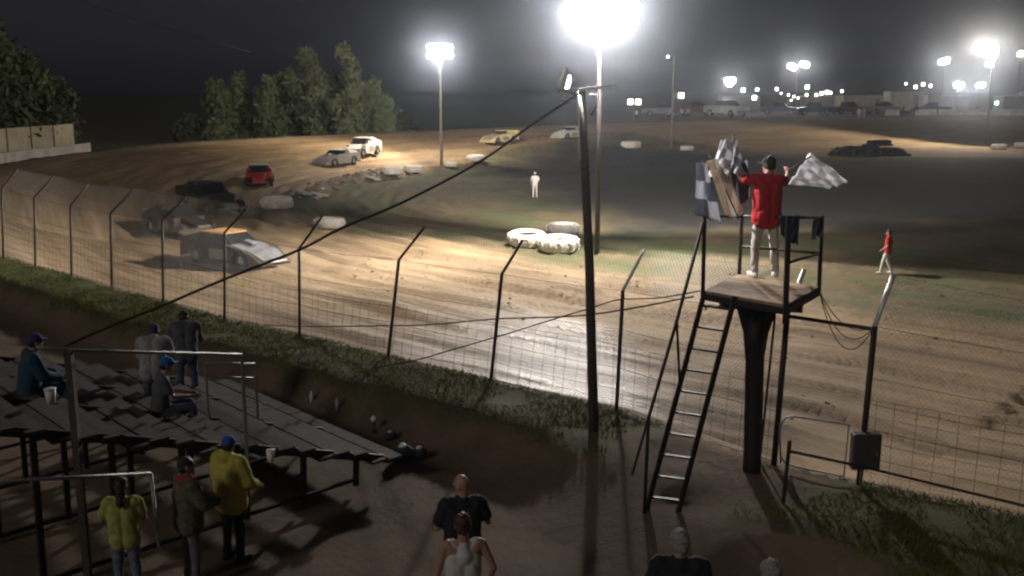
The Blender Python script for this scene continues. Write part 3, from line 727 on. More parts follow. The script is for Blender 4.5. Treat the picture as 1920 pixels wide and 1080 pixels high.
late_model(M['cardark'], M['carorange'], M['carsilver'], 'dusty dark race car with an orange roof and silver nose, nearest to the fence', car_at(440, 492), R(-33), .97, M['cardark'])
modified(M['carblack'], M['cardark'], 'black race car half hidden behind the orange roofed one, its roof dull grey', car_at(340, 437), R(-40), .95)
modified(M['carblack'], M['carblack'], 'tall black race car behind the nearest two, left of the first white tyre', car_at(397, 396), R(-48), 1.12)
modified(M['carred'], M['carwhite'], 'red race car with a pale roof coming head on out of the turn', car_at(487, 347), R(-78), .95)
late_model(M['cargrey'], M['carwhite'], M['cargrey'], 'grey race car with a white roof just ahead of the tall white car', car_at(631, 309), R(-118), .95)
modified(M['carwhite'], M['carwhite'], 'tall white race car directly behind the grey one on the back of the turn', car_at(677, 293), R(-108), 1.05)
late_model(M['caryellow'], M['caryellow'], M['cargrey'], 'pale yellow race car on the back straight left of the near wooden pole', car_at(937, 268), R(-128), .95)
late_model(M['carwhite'], M['carwhite'], M['carwhite'], 'white race car on the back straight partly behind the near wooden pole', car_at(1066, 260), R(-130), .95)

# ---------------------------------------------------------------- tyres and rubble
def tractor_tyre(Ro=.75, wd=.5):
    root = bpy.data.objects.new('tractor_tyre', None); C.objects.link(root); root.empty_display_size = .1
    prof = []
    for i in range(14):
        a = 2*PI*i/14; prof.append((Ro*.76+Ro*.24*math.cos(a)*(1 if math.cos(a) > 0 else 1), wd/2+wd/2*math.copysign(abs(math.sin(a))**.7, math.sin(a))))
    MB().lathe(prof, (0,0,0), None, 28, closed=True).build('casing', M['tyrewhite'], root, smooth=True)
    MB().lathe([(.01,.05),(Ro*.515,.05),(Ro*.535,wd*.5),(Ro*.56,wd*.80),(Ro*.50,wd*.62),(.01,wd*.55)], n=24).build('hole_shade', M['rubber'], root, smooth=True)  # dark plug added as the shade inside the tyre hole
    lug = MB().bar((Ro*.955, -.07, wd*.14), (Ro*.985, .08, wd*.50), .055, .045); lme = lug.mesh('lug', M['tyrewhite'])
    lug2 = MB().bar((Ro*.955, -.07, wd*.86), (Ro*.985, .08, wd*.50), .055, .045); lme2 = lug2.mesh('lug', M['tyrewhite'])
    for k in range(24):
        o = bpy.data.objects.new('lug', lme if k % 2 else lme2); C.objects.link(o); o.parent = root; o.rotation_euler = (0,0,2*PI*k/24)
    return root
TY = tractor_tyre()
def tyre_at(px, py, label, sc=1.0, upright=False, rz=0, dz=0, tilt=0, first=False, rootp=TY):
    g = G(px, py); o = rootp if first else dup(rootp, (0,0,0))
    o.scale = (sc,)*3
    if upright: o.rotation_euler = (PI/2-.15, 0, rz); o.location = g+Vector((0,0,.72*sc))
    else: o.rotation_euler = (tilt, 0, rz); o.location = g+Vector((0,0,dz))
    return tag(o, label, 'tyre', 'white painted tractor tyres marking the infield')
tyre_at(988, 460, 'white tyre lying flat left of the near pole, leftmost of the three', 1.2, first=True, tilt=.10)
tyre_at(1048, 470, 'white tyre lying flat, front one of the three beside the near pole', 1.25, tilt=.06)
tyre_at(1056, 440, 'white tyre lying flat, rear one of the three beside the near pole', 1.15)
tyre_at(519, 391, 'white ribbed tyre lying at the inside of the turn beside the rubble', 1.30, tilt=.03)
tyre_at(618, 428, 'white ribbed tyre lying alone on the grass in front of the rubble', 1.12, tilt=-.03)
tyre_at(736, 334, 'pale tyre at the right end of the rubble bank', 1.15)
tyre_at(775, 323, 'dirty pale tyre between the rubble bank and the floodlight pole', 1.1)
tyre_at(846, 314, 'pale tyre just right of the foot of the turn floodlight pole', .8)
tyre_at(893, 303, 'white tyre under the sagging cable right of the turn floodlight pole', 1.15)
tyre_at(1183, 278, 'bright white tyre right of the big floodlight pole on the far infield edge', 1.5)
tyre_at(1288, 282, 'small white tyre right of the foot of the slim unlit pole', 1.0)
tyre_at(1818, 279, 'white tyre left of the foot of the stacked lamp pole', 1.0) if False else None
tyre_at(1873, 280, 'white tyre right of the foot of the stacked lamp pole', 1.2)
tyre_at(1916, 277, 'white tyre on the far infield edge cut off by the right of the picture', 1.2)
def rock_mesh(seed, m):
    rr = random.Random(seed); mb = MB().ball((0,0,0), (1,.8,.55), None, 7, 5)
    mb.v = [(x*rr.uniform(.75,1.25), y*rr.uniform(.75,1.25), z*rr.uniform(.7,1.3)) for x, y, z in mb.v]; return mb.mesh('rock', m)
RM = [rock_mesh(k, M['rock'] if k < 6 else M['rockpale']) for k in range(8)]
rr = random.Random(21)
for k in range(130):
    t = rr.random(); i = min(len(RIDGE)-2, int(t*(len(RIDGE)-1))); f = t*(len(RIDGE)-1)-i
    p = Vector(RIDGE[i])*(1-f)+Vector(RIDGE[i+1])*f + Vector((rr.gauss(0,.75), rr.gauss(0,.75)))
    ix = rr.randrange(8) if rr.random() < .6 else rr.randrange(6)
    o = bpy.data.objects.new('rock', RM[ix]); C.objects.link(o); s = rr.uniform(.10,.30)
    o.location = (p.x, p.y, zt(p.x, p.y)+s*.2); o.scale = (s,s,s*.8); o.rotation_euler = (rr.uniform(-.4,.4), rr.uniform(-.4,.4), rr.uniform(0,6))
    tag(o, 'lump of broken rock in the rubble bank on the inside of the turn', 'rock', 'rocks of the rubble bank')
for (x, y, lb) in ((568,366,'pale slab of concrete lying on the left end of the rubble bank'),(600,370,'flat pale slab of concrete low on the left of the rubble bank'),(700,342,'pale lump of concrete beside the right hand tyre of the rubble bank')):
    g = G(x, y); o = bpy.data.objects.new('concrete_slab', MB().box((0,0,0), (1.1,.7,.16)).mesh('concrete_slab', M['rockpale'])); C.objects.link(o)
    o.location = g+Vector((0,0,.15)); o.rotation_euler = (.15,-.2,x); b = o.modifiers.new('b','BEVEL'); b.width = .04; tag(o, lb, 'concrete slab')
# dark heap at the far edge
def heap():
    g = G(1630, 292); rr = random.Random(4); mt = MB().lathe([(.30,0),(.5,0),(.56,.06),(.56,.2),(.5,.26),(.30,.26),(.27,.13)], n=14, closed=True).mesh('tyre', M['rubber'], True)
    k = 0
    root = empty('tyre_heap', 'dark heap of old tyres on the far edge of the infield, right of the flags', 'tyre heap', g); root.scale = (.88,.88,.78)
    for row, (n, xx0) in enumerate(((15,-4.2),(14,-4.0),(13,-3.8),(12,-3.4),(6,-2.6),(5,-.2),(4,.3),(4,.4))):
        for c in range(n):
            for dpt in ((0,.9) if row < 4 else (0.4,)):
                o = bpy.data.objects.new('tyre', mt); C.objects.link(o); o.parent = root
                o.location = (xx0+c*.62+rr.uniform(-.1,.1), dpt+rr.uniform(-.15,.15), row*.26+rr.uniform(0,.03)); o.rotation_euler = (rr.uniform(-.15,.15), rr.uniform(-.15,.15), 0); o.scale = (1.1,1.1,1.1)
heap()

# ---------------------------------------------------------------- near fence
def fence():
    root = empty('track_fence', 'tall wire fence on leaning dark posts between the grass bank and the track', 'fence', (0,0,0))
    bends = {3:(1168,545,1208,468),4:(941,514,980,450),5:(748,487,796,426),6:(561,466,606,403),7:(421,436,467,386),8:(304,412,351,368),9:(207,400,252,354),10:(132,386,165,345),11:(64,370,101,330),12:(3,352,34,318)}
    post = []
    for i, p in enumerate(FP):
        z0 = zt(p.x, p.y)
        if i in bends:
            b = bends[i]; top = D(b[0], b[1], p.y); tip = top+Vector((.30,.62,.52)); tp = D(b[2], b[3], top.y+.35); tip = tp
        elif i == 0: top = p+Vector((0.05,.1,2.1)); tip = top+Vector((.3,.6,.5))
        else: top = None
        if i in (1, 2):
            top = D(1640, 612, p.y) if i == 1 else D(1476, 590, p.y); tip = D(1675, 516, p.y+.35) if i == 1 else D(1508, 506, p.y+.3)
        post.append((Vector((p.x, p.y, z0)), top, tip))
        r = .034 if i > 2 else .045
        po = MB().tube([(p.x, p.y, z0-.25), top], r, 8).build('post', M['rust'], root, smooth=True)
        MB().tube([top, tip], r*.8, 8).build('arm', M['rust'] if i > 3 else M['lit_steel'], po, smooth=True)  # right-hand arms carry the lamp light in their colour
    over = MB(); chain = MB(); field = MB(); strands = MB()
    for i in range(len(post)-1):
        (a, at, ae), (b, bt, be) = post[i], post[i+1]
        if i == 1: continue                      # the gateway
        L = (b-a).length
        def pt(u, v):       # u along, v 0..1 upright, 1..1.4 overhang
            u = max(0, min(1, u))
            if v <= 1: return (a.lerp(b, u)).lerp(at.lerp(bt, u), v)
            return (at.lerp(bt, u)).lerp(ae.lerp(be, u), (v-1)/.35)
        Hh = (at-a).length; vmax = 1.35; step = .075; Ltot = L; Ht = Hh*vmax
        rw = .0016 if i > 2 else .0015
        k = -Ht
        while k < Ltot:
            for sg in (1, -1):
                # line from (k,0) rising to (k+Ht, Ht)
                lo = max(0, -k); hi = min(Ht, Ltot-k)
                if hi-lo < .02: continue
                cut = [lo] + ([Hh] if lo < Hh < hi else []) + [hi]
                for c0, c1 in zip(cut[:-1], cut[1:]):
                    u0 = (k+c0)/Ltot; u1 = (k+c1)/Ltot
                    if sg < 0: u0 = 1-u0; u1 = 1-u1
                    q0 = pt(u0, c0/Hh); q1 = pt(u1, c1/Hh)
                    (over if c0 >= Hh else chain).tube([q0, q1], rw*(1.7 if c0 >= Hh else 1), 3, False)
            k += step
        for v, r_ in ((.02,.006),(.18,.0045),(.36,.006),(.52,.0045),(.68,.004),(1.0,.005),(1.35,.004)):
            n = 6; s = .03 if v not in (1.0,) else .02
            strands.tube([pt(t/n, v)-Vector((0,0,s*4*(t/n)*(1-t/n))) for t in range(n+1)], r_, 4)
        nv = int(L/.26)
        for j in range(nv):
            u = (j+.5+rnd.uniform(-.12,.12))/nv; field.tube([pt(u,.02)+Vector((.01,-.02,0)), pt(u+rnd.uniform(-.01,.01),.55)+Vector((.01,-.02,0))], .0032, 3, False)
        for v in (.09,.27,.44,.55): field.tube([pt(t/4, v)+Vector((.01,-.02,rnd.uniform(-.02,.02))) for t in range(5)], .0032, 3, False)
    chain.build('chain_link', M['wire'], root, stuff=True); over.build('overhang_mesh', M['overwire'], root, stuff=True); field.build('field_wire', M['wiredark'], root, stuff=True)
    strands.build('tension_wire', M['wiredark'], root, stuff=True)
    return post
POST = fence()

# gateway beside the flag tower
def gate():
    a, at, _ = POST[2]; b, bt, _ = POST[1]
    root = empty('gateway', 'steel gateway right of the tower column with a low open gate', 'gate', (0,0,0))
    MB().tube([at+Vector((0,0,-.02)), bt+Vector((0,0,-.04))], .028, 8).build('top_rail', M['rust'], root)
    MB().tube([at+Vector((-.16,.05,.0)), Vector((a.x-.2, a.y+.05, a.z-.1))], .018, 8).build('brace_pipe', M['rust'], root)
    Y = a.y-.1
    c = [D(1464,868,Y), D(1462,815,Y), D(1464,795,Y), D(1473,783,Y), D(1488,781,Y), D(1592,797,Y-.45), D(1582,893,Y-.45), D(1490,875,Y-.1), D(1472,868,Y), D(1464,855,Y)]
    g = MB().tube(c, .016, 7).build('gate_frame', M['galv'], root, smooth=True)
    mb = MB()
    A_, B_, C_, D_ = D(1466,790,Y), D(1590,800,Y-.45), D(1582,890,Y-.45), D(1468,864,Y)
    n = 14
    for j in range(-n, n):
        for s in (0,1):
            t0 = max(0, j/n); v0 = max(0, -j/n); L = min(1-t0, 1-v0)
            if L <= 0.03: continue
            u0, u1 = (t0, t0+L) if not s else (1-t0, 1-t0-L)
            f = lambda u, v: (D_.lerp(C_, u)).lerp(A_.lerp(B_, u), v)
            mb.tube([f(u0, v0), f(u1, v0+L)], .0015, 3, False)
    mb.build('gate_mesh', M['wire'], root, stuff=True)
    # control box on the post
    Yb = b.y-.12
    r2 = empty('control_box', 'grey metal box fixed to the fence post right of the gate', 'box', D(1620, 878, Yb))
    w0 = (D(1645,870,Yb)-D(1593,870,Yb)).length; h0 = (D(1620,812,Yb)-D(1620,878,Yb)).length
    MB().box((0,0,h0/2), (w0,.16,h0)).build('housing', M['boxgrey'], r2, bevel=.012)
    MB().box((0,-.086,h0/2), (w0*.86,.012,h0*.86)).build('door', M['boxgrey'], r2, bevel=.004)
    MB().box((w0*.34,-.1,h0*.5), (.02,.02,.07)).build('latch', M['galv'], r2)
    MB().tube([(-.04,0,0),(-.04,0,-.32)], .016, 6).build('conduit', M['galv'], r2)
    # low guard rail on the spectator side
    r3 = empty('guard_rail', 'low pipe rail running right from a short post left of the gate', 'rail', (0,0,0))
    p0 = G(1467, 945); t0 = D(1481, 826, p0.y)
    MB().tube([p0-Vector((0,0,.2)), t0], .028, 8).build('post', M['rust'], r3)
    q0 = D(1480, 846, p0.y); q1 = D(1604, 872, b.y-.2); q2 = D(1920, 948, 11.9); q3 = q2+(q2-q1)*.5
    MB().tube([q0, q1, q2, q3], .021, 8).build('rail', M['rust'], r3, smooth=True)
    pf = Vector((q3.x, q3.y, zt(q3.x, q3.y)-.2)); MB().tube([pf, q3], .028, 8).build('post', M['rust'], r3)
gate()

# ---------------------------------------------------------------- flag tower
TY0 = 14.6; ZP = CAMZ - 2.78
def tower():
    base = G(1409, 884)
    root = empty('flag_stand', 'steel flag stand with a square plank platform on one thick column beside the track', 'flag stand', (0,0,0))
    c = [P(1318,545,ZP), P(1474,572,ZP), P(1536,537,ZP), P(1386,514,ZP)]   # left, front, right, back
    ctr = (c[0]+c[1]+c[2]+c[3])/4
    colt = D(1419, 585, base.y); 
    MB().tube([base-Vector((0,0,.4)), base+Vector((0,0,.3)), colt-Vector((0,0,.45)), colt], [.135,.13,.135,.15], 16).build('column', M['rust'], root, smooth=True)
    for s, e in ((1,(.30,0)),(-1,(-.30,0)),(1,(0,.3)),(1,(0,-.3))):
        ex, ey = e; T = colt+Vector((0,0,.10)); t_ = Vector((ey,ex,0)).normalized()*.008
        vs = [T+Vector((ex,ey,0)), T, colt-Vector((-ex*.42,-ey*.42,.75)), colt-Vector((-ex*.4,-ey*.4,.3))]
        vs = [T+Vector((ex,ey,0)), T+Vector((ex*.2,ey*.2,0)), colt+Vector((ex*.2,ey*.2,-.8)), colt+Vector((ex*.42,ey*.42,-.75)), colt+Vector((ex*.6,ey*.6,-.3))]
        n = 5; MB().add([v+t_ for v in vs]+[v-t_ for v in vs], [tuple(range(n)), tuple(range(2*n-1,n-1,-1))]+[((i+1)%n,i,i+n,(i+1)%n+n) for i in range(n)]).build('gusset', M['rust'], root)
    MB().bar(D(1352,566,14.4), D(1502,574,14.5), .16, .17).build('beam', M['rust'], root)
    MB().bar(ctr+Vector((-.1,.55,-.16)), ctr+Vector((.1,-.55,-.16)), .12, .12).build('beam', M['rust'], root)
    # planks of the deck, split along the left-front direction
    e1 = c[1]-c[0]; nP = 7
    for k in range(nP):
        a0, a1 = k/nP+.004, (k+1)/nP-.004
        q = [c[0].lerp(c[3], a0), c[1].lerp(c[2], a0), c[1].lerp(c[2], a1), c[0].lerp(c[3], a1)]
        dz = Vector((0,0,rnd.uniform(-.003,.004))); up = Vector((0,0,.0))
        MB().add([v+dz-Vector((0,0,.04)) for v in q]+[v+dz for v in q], [(3,2,1,0),(4,5,6,7),(0,1,5,4),(1,2,6,5),(2,3,7,6),(3,0,4,7)]).build('plank', M['deck'], root)
    for i in range(4): MB().bar(c[i]-Vector((0,0,.085)), c[(i+1)%4]-Vector((0,0,.085)), .05, .085).build('edge_angle', M['rust'], root)
    H = 1.12; tops = []
    tp = [D(1321,402,c[0].y), D(1479,404,c[1].y), D(1541,404,c[2].y), D(1391,402,c[3].y)]
    for i in range(4):
        MB().bar(c[i]-Vector((0,0,.25 if i == 1 else .08)), tp[i], .062 if i == 1 else .05).build('corner_post', M['rust'], root)
    for (i, j, f) in ((1,2,1.0),(2,3,1.0),(2,3,.5),(1,2,.5),(3,0,1.0)):
        MB().tube([c[i].lerp(tp[i], f)-Vector((0,0,.03)), c[j].lerp(tp[j], f)-Vector((0,0,.03))], .02, 8).build('rail', M['rust'], root, smooth=True)
    # dark blue cloth and cables tied on the back rail, small bracket in the lamp-lit white
    MB().bar(D(1500,528,c[2].y-.15), D(1509,506,c[2].y-.15), .03).build('lit_bracket', M['lit_steel'], root)
    # ladder
    lad = empty('ladder', 'sloping steel ladder with a handrail leaning on the flag stand', 'ladder', (0,0,0))
    l0 = G(1211,958); r0 = G(1270,966)
    l1 = c[0]+Vector((.02,-.02,-.02)); r1 = P(1378,556,ZP)
    MB().bar(l0-Vector((0,0,.05)), l1, .035, .07).build('stile', M['rust'], lad); MB().bar(r0-Vector((0,0,.05)), r1, .035, .07).build('stile', M['rust'], lad)
    nR = 10
    for k in range(nR):
        t = (k+.55)/nR*.985; MB().bar(l0.lerp(l1,t), r0.lerp(r1,t), .055, .025).build('rung', M['rust'], lad)
    hp = D(1216,784,l0.y-.12); hb = Vector((hp.x-.02, l0.y-.1, l0.z-.05))
    MB().tube([hb, hp, D(1269,602,(l0.y+l1.y)/2-.1), tp[0]-Vector((0,0,.05))], .024, 8).build('handrail', M['rust'], lad, smooth=True)
    MB().tube([D(1269,602,(l0.y+l1.y)/2-.1), l0.lerp(l1,.575)], .018, 8).build('handrail_brace', M['rust'], lad)
    MB().tube([hp, hp+Vector((-.16,.35,-.95))], .018, 8).build('handrail_brace', M['rust'], lad)
    # wires from the platform to the gateway
    a = c[2]+Vector((0,0,-.05)); b = POST[1][1]
    for k in range(3):
        s = .25+.16*k
        tag(MB().tube([a.lerp(b, t)-Vector((0,0,s*4*t*(1-t))) for t in [i/12 for i in range(13)]], .007, 5).build('cable', M['cable']), ('upper','middle','lower')[k]+' of the three thin cables hanging from the platform to the gate post', 'cable')
    return c, tp, ctr
TC, TT, TCTR = tower()

# ---------------------------------------------------------------- near wooden pole and its cables
def near_pole():
    b = G(1115, 808)
    t = D(1090, 166, b.y)
    root = empty('utility_pole', 'near dark wooden pole with a short crossarm standing on the grass bank', 'utility pole', (0,0,0))
    MB().tube([b-Vector((0,0,.4)), b.lerp(t,.5)+Vector((.02,0,0)), t], [.088,.074,.06], 12).build('pole', M['polewood'], root, smooth=True)
    MB().bar(D(1046,171,b.y-.06), D(1156,161,b.y-.06), .045, .05).build('crossarm', M['palepole'], root)
    MB().tube([D(1082,172,b.y-.1), D(1086,230,b.y-.1), D(1087,300,b.y-.1)], .014, 6).build('conduit', M['lit_steel'], root)
    for (x0, y0, x1, y1) in ((1050,174,1080,182),(1054,183,1078,190),(1052,196,1076,184),(1058,178,1066,188)):
        MB().bar(D(x0,y0,b.y-.12), D(x1,y1,b.y-.08), .05, .035).build('bracket', M['lit_steel'], root)
    lp = D(1063,156,b.y+.05); rt = Vector((1,-.12,-.25)).to_track_quat('Z','Y').to_matrix()
    lh = MB().lathe([(.05,-.16),(.10,-.12),(.14,0)], lp, rt, 14).build('floodlight', M['lit_steel'], root, smooth=True)
    MB().lathe([(.13,.0),(.125,.03),(.06,.05)], lp, rt, 14).build('lens', M['lamp_small'], lh, smooth=True)
    light('SPOT', lp+Vector((.06,.04,.05)), lp+Vector((1.0,-.12,-.30)), 4200, .10, 112, .5, (1,.97,.95))
    MB().tube([D(1061,126,b.y-.05), D(1053,149,b.y-.05)], .032, 8).build('insulator_rod', M['lit_steel'], root)
    MB().tube([D(1053,149,b.y-.05), D(1056,172,b.y-.06)], .008, 5).build('bracket', M['galv'], root)
    MB().tube([D(1098,172,b.y-.05), D(1104,178,b.y-.05), D(1112,177,b.y-.05)], .01, 6).build('bracket', M['galv'], root)
    def cable(pts, r, label):
        out = []
        pts = [Vector(p) for p in pts]
        for i in range(len(pts)-1):
            p0 = pts[max(i-1,0)]; p1 = pts[i]; p2 = pts[i+1]; p3 = pts[min(i+2,len(pts)-1)]
            for k in range(6):
                s = k/6; out.append(.5*((2*p1)+(-p0+p2)*s+(2*p0-5*p1+4*p2-p3)*s*s+(-p0+3*p1-3*p2+p3)*s**3))
        out.append(pts[-1]); tag(MB().tube(out, r, 6).build('cable', M['cable'], smooth=True), label, 'cable')
    y0 = b.y
    cable([t-Vector((0,.1,.05)), D(1000,232,y0-.3), D(900,303,y0-.6), D(760,377,y0-1.0), D(640,428,y0-1.3), D(560,469,y0-1.6), D(420,524,y0-2.0), D(300,575,y0-2.3), D(225,604,y0-2.5), D(120,650,y0-2.9)], .021, 'thick dark cable sagging from the top of the near wooden pole down to the left')
    cable([D(1119,168,y0-.08), D(1121,185,y0-.08), D(1117,202,y0-.08), D(1108,216,y0-.08)], .012, 'short pale cable end hanging from the crossarm of the near wooden pole')
    tp = b.lerp(t, .42)
    cable([D(1340,540,14.4), D(1240,558,14.8), D(1160,562,y0), D(1106,578,y0-.1), D(1020,604,y0+.6), D(950,626,y0+1.2), D(850,655,y0+2), D(780,675,y0+2.8), D(700,690,y0+3.6)], .011, 'thin cable looping from the flag stand past the near pole to the grass bank')
    cable([D(1300,556,14.8), D(1105,590,y0+.4), D(930,598,y0+3), D(800,609,y0+4.5), D(700,611,y0+5.5), D(560,612,y0+7), D(460,606,y0+8.5)], .014, 'thin cable running almost level along the lower fence')
near_pole()
# power line high in the dark sky
q = [D(60,-40,70), D(180,14,72), D(330,58,75), D(470,98,78)]
tag(MB().tube(q, .016, 5).build('power_line', M['cable'], smooth=True), 'faint power line crossing the dark sky at upper left', 'power line')

# ---------------------------------------------------------------- people
def organic(name, mb, m, parent, voxel=.016, smooth=3, extra=None, fold=0, fs=14):
    me = mb.mesh('tmp', m); o = bpy.data.objects.new('tmp', me); C.objects.link(o)
    r = o.modifiers.new('r', 'REMESH'); r.mode = 'VOXEL'; r.voxel_size = voxel
    s = o.modifiers.new('s', 'SMOOTH'); s.factor = .5; s.iterations = smooth
    dg = bpy.context.evaluated_depsgraph_get(); nm = bpy.data.meshes.new_from_object(o.evaluated_get(dg), depsgraph=dg)
    bpy.data.objects.remove(o); bpy.data.meshes.remove(me); nm.name = name
    if extra is not None and extra.v:
        bm = bmesh.new(); bm.from_mesh(nm); em = extra.mesh('e', m); bm.from_mesh(em); bm.to_mesh(nm); bm.free()
    if fold:
        nv_ = len(nm.vertices); co = np.empty(nv_*3); no = np.empty(nv_*3)
        nm.vertices.foreach_get('co', co); nm.vertices.foreach_get('normal', no); co = co.reshape(-1,3); no = no.reshape(-1,3)
        a_ = vnoise(co[:,0]*fs+co[:,2]*fs*.35+40, co[:,2]*fs*.6+co[:,1]*fs*.5+40); b__ = vnoise(co[:,1]*fs*1.3+co[:,0]*fs*.4+90, co[:,2]*fs*1.1+90)
        co += no*(fold*(1.5*np.abs(2*a_-1)-.55+.7*(b__-.5)))[:,None]
        nm.vertices.foreach_set('co', co.ravel()); nm.update()
    nm.polygons.foreach_set('use_smooth', [True]*len(nm.polygons))
    nm.materials.clear(); nm.materials.append(m)
    ob_ = bpy.data.objects.new(name, nm); C.objects.link(ob_); ob_.parent = parent; return ob_
STAND = dict(pel=(0,0,.95), che=(0,.0,1.30), nek=(0,0,1.47), hed=(0,.02,1.62), shl=(-.19,0,1.41), shr=(.19,0,1.41),
    ell=(-.27,-.02,1.13), elr=(.27,-.02,1.13), wrl=(-.27,.06,.88), wrr=(.27,.06,.88), hpl=(-.09,0,.92), hpr=(.09,0,.92),
    knl=(-.11,.02,.50), knr=(.11,.02,.50), anl=(-.12,0,.08), anr=(.12,0,.08), yaw=0, tilt=0)
def person(label, loc, rz, H=1.75, pose=None, skin='skin', top='black', legs='denim', sleeves='long', hair='hair', hat=None, shoes='black', fat=1.0, group=None, voxel=.016, collar=None, longhair=False, name='person', bald=False, hands=True, loose=0.0, toes=None, tank=False):
    J = dict(STAND); J.update(pose or {}); V = {k: Vector(v) for k, v in J.items() if isinstance(v, tuple)}
    root = empty(name, label, 'person', loc, rz, group); k = H/1.75; root.scale = (k,k,k)
    hd = Matrix.Rotation(J['yaw'], 3, 'Z') @ Matrix.Rotation(J['tilt'], 3, 'X'); hc = V['hed']
    b = MB()
    b.ball(hc+hd@Vector((0,-.005,.02)), (.074,.095,.10), hd, 14, 10); b.ball(hc+hd@Vector((0,.03,-.045)), (.056,.062,.062), hd, 12, 8)
    b.cap(hc+hd@Vector((0,.088,.012)), hc+hd@Vector((0,.108,-.018)), .010, .014, 8)         # nose
    b.cap(hc+hd@Vector((-.045,.078,.032)), hc+hd@Vector((.045,.078,.032)), .012, .012, 8)   # brow
    b.cap(hc+hd@Vector((0,.075,-.078)), hc+hd@Vector((0,.082,-.085)), .022, .02, 8)          # chin
    for s in (-1,1): b.ball(hc+hd@Vector((s*.078,-.01,-.005)), (.014,.022,.033), hd, 8, 6)
    b.cap(V['nek']-Vector((0,0,.04)), hc-hd@Vector((0,.01,.06)), .058*fat**.3, .054, 12)
    def torso(q, g):
        for s in (-1,1):
            q.cap(V['pel']+Vector((s*.062,0,-.02)), V['che']+Vector((s*.075,0,-.02)), (.112+g)*fat, (.112+g)*fat**.6, 14)
            q.cap(V['che']+Vector((s*.07,0,0)), (V['shl'] if s < 0 else V['shr'])*.80+V['nek']*.2, .105+g, .064+g, 12)
        q.ball((V['pel']+V['che'])/2+Vector((0,.02,-.05)), ((.16+g)*fat,(.115+g)*fat**1.5,.2), None, 14, 10)
        q.cap(V['shl'], V['shr'], .058+g, .058+g, 12); q.cap(V['nek']-Vector((0,0,.05)), V['nek']-Vector((0,0,.02)), .08+g, .062+g, 12)
    torso(b, -.006)
    fx_ = MB()
    for s, a, e, w_ in ((-1,'shl','ell','wrl'),(1,'shr','elr','wrr')):
        b.cap(V[a], V[e], .050, .039, 12); b.cap(V[e], V[w_], .039, .027, 12)
        d = (V[w_]-V[e]).normalized(); side = d.cross(Vector((0,1,0)) if abs(d.y) < .8 else Vector((1,0,0))).normalized(); nrm = side.cross(d)
        pm = V[w_]+d*.075; b.cap(V[w_]+d*.01, pm, .027, .028, 10); b.cap(V[w_]+d*.04-side*.018, V[w_]+d*.08-side*.022, .018, .014, 8); b.cap(V[w_]+d*.04+side*.018, V[w_]+d*.08+side*.022, .018, .014, 8)
        if hands:
            for q_, ln in ((-1.5,.062),(-.5,.078),(.5,.072),(1.5,.056)):
                r0 = V[w_]+d*.07+side*q_*.019; r1 = r0+d*ln*.55+nrm*.012; r2 = r1+d*ln*.38+nrm*.03
                fx_.cap(r0, r1, .0095, .009, 7); fx_.cap(r1, r2, .009, .0075, 7)
            t0 = V[w_]+d*.025+side*.024; t1 = t0+d*.03+side*.03+nrm*.012; fx_.cap(t0, t1, .012, .0105, 7); fx_.cap(t1, t1+d*.032+side*.006+nrm*.012, .0105, .009, 7)
    for a, e, w_ in (('hpl','knl','anl'),('hpr','knr','anr')):
        b.cap(V[a], V[e], .085*fat**.5, .055, 12); b.cap(V[e], V[w_], .055, .036, 12)
    organic('body', b, M[skin], root, voxel, 2, fx_)
    for s in (-1,1): MB().ball(hc+hd@Vector((s*.032,.083,.010)), .0125, hd, 8, 6).build('eye', M['eye'], root, smooth=True)
    MB().cap(hc+hd@Vector((-.02,.088,-.048)), hc+hd@Vector((.02,.088,-.048)), .006, .006, 6).build('mouth', M['lip'], root, smooth=True)
    sh = MB()
    g = .014+loose
    if tank:
        for s in (-1,1):
            sh.cap(V['pel']+Vector((s*.062,0,-.02)), V['che']+Vector((s*.07,0,-.03)), (.112+.01)*fat, (.112+.008)*fat**.6, 14)
            sh.cap(V['che']+Vector((s*.07,0,-.02)), V['shl' if s < 0 else 'shr']*.58+V['nek']*.42-Vector((0,0,.005)), .112, .052, 12)
        sh.cap(V['che']+Vector((0,-.05,.02)), V['nek']+Vector((0,-.03,-.07)), .10, .06, 12)
        sh.ball((V['pel']+V['che'])/2+Vector((0,.02,-.05)), (.175*fat,.13*fat,.2), None, 14, 10)
    else: torso(sh, g)
    hem = V['pel']-Vector((0,0,.07+loose)); 
    for s in (-1,1): sh.cap(V['pel']+Vector((s*.06,0,0)), hem+Vector((s*.065,0,0)), (.12+g)*fat, (.125+g)*fat, 12)
    for a, e, w_ in (('shl','ell','wrl'),('shr','elr','wrr')):
        if tank: continue
        if sleeves == 'long': sh.cap(V[a], V[e], .060+g, .050+g, 12); sh.cap(V[e], V[e].lerp(V[w_],.93), .050+g, .036+g, 12)
        else: sh.cap(V[a], V[a].lerp(V[e],.62), .058+g, .056+g, 12)
    if collar == 'hood':
        sh.ball(V['nek']+Vector((0,-.05,.02)), (.12,.10,.08), None, 12, 8)
    organic('shirt', sh, M[top], root, voxel, 3, fold=.011 if voxel < .02 else 0, fs=12)
    if collar and collar != 'hood':
        MB().lathe([(.085,-.04),(.10,.0),(.085,.045),(.07,.03)], V['nek']+Vector((0,-.01,0)), None, 16).build('collar', M[collar], root, smooth=True)
    tr = MB()
    for s in (-1,1): tr.cap(V['pel']+Vector((s*.05,0,.03)), V['hpl' if s < 0 else 'hpr'], .115*fat, .10*fat, 12)
    for a, e, w_ in (('hpl','knl','anl'),('hpr','knr','anr')):
        tr.cap(V[a], V[e], .096*fat**.5, .070, 12); tr.cap(V[e], V[w_]+Vector((0,0,.03)), .070, .058, 12)
    organic('trousers', tr, M[legs], root, voxel, 3, fold=.011 if voxel < .02 else 0, fs=14)
